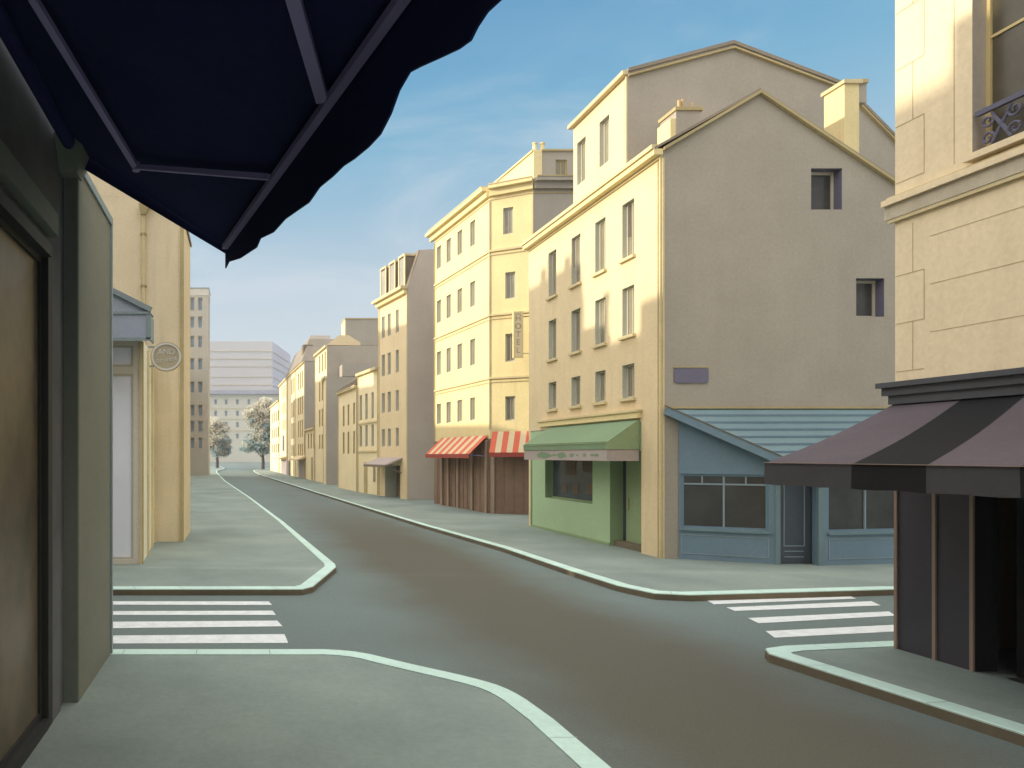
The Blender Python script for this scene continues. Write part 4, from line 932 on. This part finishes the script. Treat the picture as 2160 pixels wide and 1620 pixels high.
mb.build('wall', root)
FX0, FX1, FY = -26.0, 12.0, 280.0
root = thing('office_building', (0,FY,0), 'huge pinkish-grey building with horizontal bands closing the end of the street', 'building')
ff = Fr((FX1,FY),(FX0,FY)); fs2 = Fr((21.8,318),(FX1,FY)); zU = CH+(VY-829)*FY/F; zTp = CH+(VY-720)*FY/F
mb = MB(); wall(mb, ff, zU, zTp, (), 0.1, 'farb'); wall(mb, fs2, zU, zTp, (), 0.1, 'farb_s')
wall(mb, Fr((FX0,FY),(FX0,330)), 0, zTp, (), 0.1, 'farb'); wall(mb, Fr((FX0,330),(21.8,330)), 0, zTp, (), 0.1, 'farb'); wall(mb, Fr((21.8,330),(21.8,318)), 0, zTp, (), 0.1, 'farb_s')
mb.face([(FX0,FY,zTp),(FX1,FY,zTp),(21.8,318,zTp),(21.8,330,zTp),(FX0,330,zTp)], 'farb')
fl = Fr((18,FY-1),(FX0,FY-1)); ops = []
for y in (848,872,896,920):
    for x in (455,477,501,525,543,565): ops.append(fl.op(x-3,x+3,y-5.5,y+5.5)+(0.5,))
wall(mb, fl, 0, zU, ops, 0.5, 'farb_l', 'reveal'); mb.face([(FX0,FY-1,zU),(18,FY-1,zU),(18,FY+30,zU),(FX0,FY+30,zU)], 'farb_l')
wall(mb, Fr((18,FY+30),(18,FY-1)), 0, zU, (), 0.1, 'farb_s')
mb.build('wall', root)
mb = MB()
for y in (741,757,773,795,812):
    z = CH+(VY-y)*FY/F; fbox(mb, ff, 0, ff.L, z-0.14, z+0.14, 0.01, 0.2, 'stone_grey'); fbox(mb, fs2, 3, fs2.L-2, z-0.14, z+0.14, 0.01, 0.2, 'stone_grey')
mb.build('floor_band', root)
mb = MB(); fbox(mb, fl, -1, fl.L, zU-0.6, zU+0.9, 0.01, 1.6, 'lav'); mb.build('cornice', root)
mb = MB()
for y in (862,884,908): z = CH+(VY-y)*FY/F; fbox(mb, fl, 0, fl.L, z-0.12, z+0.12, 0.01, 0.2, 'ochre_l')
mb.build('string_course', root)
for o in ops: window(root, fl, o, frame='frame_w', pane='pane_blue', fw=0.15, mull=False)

# ---------------------------------------------------------------- trees at the end of the street
def tree(x, y, H, rx, label, lobes, seed):
    rnd = random.Random(seed); t = thing('street_tree', (x,y,PV), label, 'tree', 'trees at the end of the street')
    mb = MB(); mb.tube([(x,y,PV-0.05),(x+0.05,y,1.6),(x-0.05,y,3.2),(x+0.1,y,H*0.5)], 0.38, 'bark', 8, 0.16); mb.build('trunk', t)
    mb = MB()
    for lx, lz, lr in lobes: mb.tube([(x,y,2.2+rnd.uniform(0,1)),(x+lx*0.4,y+rnd.uniform(-.5,.5),lz*0.55+1.2),(x+lx*0.9,y+rnd.uniform(-1,1),lz)], 0.10, 'bark', 5, 0.03)
    for _ in range(26):
        lx, lz, lr = rnd.choice(lobes); a_ = rnd.uniform(0,6.28); b0 = Vector((x+lx,y,lz)); e = b0+Vector((math.cos(a_)*lr, rnd.uniform(-1,1)*lr, abs(math.sin(a_))*lr*0.9))
        mb.tube([b0+(e-b0)*0.1, b0+(e-b0)*0.55+Vector((0,0,0.15)), e], 0.05, 'bark', 4, 0.015)
    mb.build('branch', t)
    mb = MB()
    for lx, lz, lr in lobes:
        c = Vector((x+lx, y+rnd.uniform(-0.6,0.6), lz)); clumps = []
        for _ in range(int(34*lr)):
            v = Vector((rnd.gauss(0,1),rnd.gauss(0,1),rnd.gauss(0,1))).normalized()*(rnd.random()**0.45)*lr
            v.z *= 0.9; clumps.append(c+v)
        for q in clumps:
            mm = 'leaf_t' if rnd.random() < 0.25+0.75*min(1,max(0,(q.z-0.30*H)/(0.45*H))) else 'leaf_b'  # sunlit tan tops and bluish bottoms put into the leaf colour
            for _ in range(24):
                p_ = q+Vector((rnd.gauss(0,.30),rnd.gauss(0,.30),rnd.gauss(0,.24)))*min(1.2,lr*0.6)
                a_ = Vector((rnd.gauss(0,1),rnd.gauss(0,1),rnd.gauss(0,1))).normalized(); b_ = a_.cross(Vector((rnd.random(),rnd.random(),rnd.random()+.1))).normalized(); s_ = rnd.uniform(0.16,0.30)
                mb.face([p_-a_*s_,p_-b_*s_*0.6,p_+a_*s_,p_+b_*s_*0.6], mm)
    mb.build('crown', t)
tree(-5.2, 150, 11.0, 2.8, 'smaller pale tree beside the slim tower block', [(0,4.6,2.2),(-1.2,5.4,1.5),(1.3,4.2,1.6),(0.2,7.0,2.1),(1.0,8.3,1.5),(-0.4,9.4,1.5),(1.9,5.8,1.2),(-1.0,7.6,1.3)], 3)
tree(4.0, 135, 13.6, 3.6, 'taller spreading tree in front of the end of the right-hand row', [(0,4.8,2.4),(-2.0,5.2,1.7),(-3.0,4.3,1.2),(1.7,5.6,1.8),(0.6,7.6,2.3),(-1.4,9.4,1.9),(-2.4,10.6,1.3),(0.9,10.2,2.1),(0.6,12.2,1.6),(2.0,8.8,1.7),(-0.6,11.4,1.5)], 5)

# ---------------------------------------------------------------- light, sky, camera
SUN_A, SUN_E = R(3.0), math.atan(0.30)
sun_dir = Vector((-math.cos(SUN_A)*math.cos(SUN_E), math.sin(SUN_A)*math.cos(SUN_E), math.sin(SUN_E)))
ld = bpy.data.lights.new('sun', 'SUN'); ld.energy = 4.2; ld.angle = R(0.9); ld.color = (1.0, 0.93, 0.74)
lo = bpy.data.objects.new('sun', ld); COL.objects.link(lo); lo.rotation_euler = sun_dir.to_track_quat('Z','Y').to_euler()
w = bpy.data.worlds.new('World'); scene.world = w; w.use_nodes = True
nt = w.node_tree; nd = nt.nodes; lk = nt.links
bg = nd['Background']; bg.inputs['Strength'].default_value = 0.12
sky = nd.new('ShaderNodeTexSky'); sky.sky_type = 'NISHITA'; sky.sun_disc = False
sky.sun_elevation = SUN_E; sky.sun_rotation = math.atan2(sun_dir.x, sun_dir.y)
sky.air_density = 1.0; sky.dust_density = 1.5; sky.ozone_density = 1.5
tc = nd.new('ShaderNodeTexCoord')
sep = nd.new('ShaderNodeSeparateXYZ'); lk.new(tc.outputs['Generated'], sep.inputs[0])
def mapr(src, a, b, c, d, smooth=True):
    n = nd.new('ShaderNodeMapRange'); n.interpolation_type = 'SMOOTHSTEP' if smooth else 'LINEAR'
    for i, v in enumerate((a,b,c,d)): n.inputs[1+i].default_value = v
    lk.new(src, n.inputs[0]); return n.outputs[0]
def mixc(fac, a, b):
    n = nd.new('ShaderNodeMix'); n.data_type = 'RGBA'
    if isinstance(fac, float): n.inputs[0].default_value = fac
    else: lk.new(fac, n.inputs[0])
    for i, v in ((6,a),(7,b)):
        if isinstance(v, tuple): n.inputs[i].default_value = v+(1,)
        else: lk.new(v, n.inputs[i])
    return n.outputs[2]
def math_(op, a, b):
    n = nd.new('ShaderNodeMath'); n.operation = op
    for i, v in enumerate((a,b)):
        if isinstance(v, (int,float)): n.inputs[i].default_value = v
        else: lk.new(v, n.inputs[i])
    return n.outputs[0]
K = 1/0.12
# clear-sky tone: pale towards the horizon, blue overhead, blended with the physical sky
SKY_LOW, SKY_MID, SKY_TOP = tuple(c*K for c in (0.62,0.71,0.78)), tuple(c*K for c in (0.18,0.465,0.68)), tuple(c*K for c in (0.07,0.29,0.57))
g1 = mixc(mapr(sep.outputs[2], 0.14, 0.44, 0, 1), SKY_LOW, SKY_MID)
g2 = mixc(mapr(sep.outputs[2], 0.36, 0.62, 0, 1), g1, SKY_TOP)
base = mixc(0.88, sky.outputs[0], g2)
mp = nd.new('ShaderNodeMapping'); mp.inputs['Scale'].default_value = (1.0, 1.0, 3.2); lk.new(tc.outputs['Generated'], mp.inputs['Vector'])
nz = nd.new('ShaderNodeTexNoise'); nz.inputs['Scale'].default_value = 2.4; nz.inputs['Detail'].default_value = 7; nz.inputs['Roughness'].default_value = 0.55; nz.inputs['Distortion'].default_value = 0.6
lk.new(mp.outputs[0], nz.inputs['Vector'])
cl = mapr(nz.outputs['Fac'], 0.46, 0.70, 0, 0.72)
cl = math_('MULTIPLY', cl, mapr(sep.outputs[2], 0.52, 0.34, 0.05, 1.0))
skyc = mixc(cl, base, tuple(c*K for c in (0.60,0.69,0.775)))
# brightness added to the sky out of view, behind, overhead and left, as fill
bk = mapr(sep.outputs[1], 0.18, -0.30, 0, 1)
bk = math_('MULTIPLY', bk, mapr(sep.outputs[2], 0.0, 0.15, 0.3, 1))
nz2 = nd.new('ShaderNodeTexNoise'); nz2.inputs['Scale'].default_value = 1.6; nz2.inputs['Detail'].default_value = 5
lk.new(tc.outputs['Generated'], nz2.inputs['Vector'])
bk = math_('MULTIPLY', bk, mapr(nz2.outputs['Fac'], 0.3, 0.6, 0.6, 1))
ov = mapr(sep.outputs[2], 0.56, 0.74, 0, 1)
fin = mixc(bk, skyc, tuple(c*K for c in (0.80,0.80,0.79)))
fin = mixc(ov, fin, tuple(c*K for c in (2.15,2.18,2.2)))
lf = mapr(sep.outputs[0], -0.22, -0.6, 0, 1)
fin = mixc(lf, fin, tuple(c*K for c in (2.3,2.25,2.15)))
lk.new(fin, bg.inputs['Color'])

cam = bpy.data.cameras.new('camera'); co = bpy.data.objects.new('camera', cam); COL.objects.link(co)
cam.sensor_width = 36; cam.lens = F/2160*36; cam.shift_x = (1080-VX)/2160; cam.shift_y = (VY-810)/2160
co.location = (0,0,CH); co.rotation_euler = (R(90),0,0); cam.clip_end = 2000; cam.clip_start = 0.05
scene.camera = co
scene.view_settings.view_transform = 'Standard'; scene.view_settings.look = 'None'; scene.view_settings.exposure = 0.0; scene.view_settings.gamma = 1.0

# ---------------------------------------------------------------- morning haze
HZ = 0.0006
mb = MB(); mb.box(-245,245,-45,425,-1.0,50.0,'pot'); hz = mb.build('haze'); tag(hz, 'thin pale morning haze filling the street', kind='stuff')
hm = bpy.data.materials.new('haze_air'); hm.use_nodes = True; hn = hm.node_tree
for n_ in list(hn.nodes):
    if n_.type == 'BSDF_PRINCIPLED': hn.nodes.remove(n_)
pv = hn.nodes.new('ShaderNodeVolumePrincipled'); pv.inputs['Density'].default_value = HZ; pv.inputs['Color'].default_value = (0.92,0.94,0.98,1)
out_ = [n_ for n_ in hn.nodes if n_.type == 'OUTPUT_MATERIAL'][0]; hn.links.new(pv.outputs[0], out_.inputs['Volume'])
hz.data.materials.clear(); hz.data.materials.append(hm)
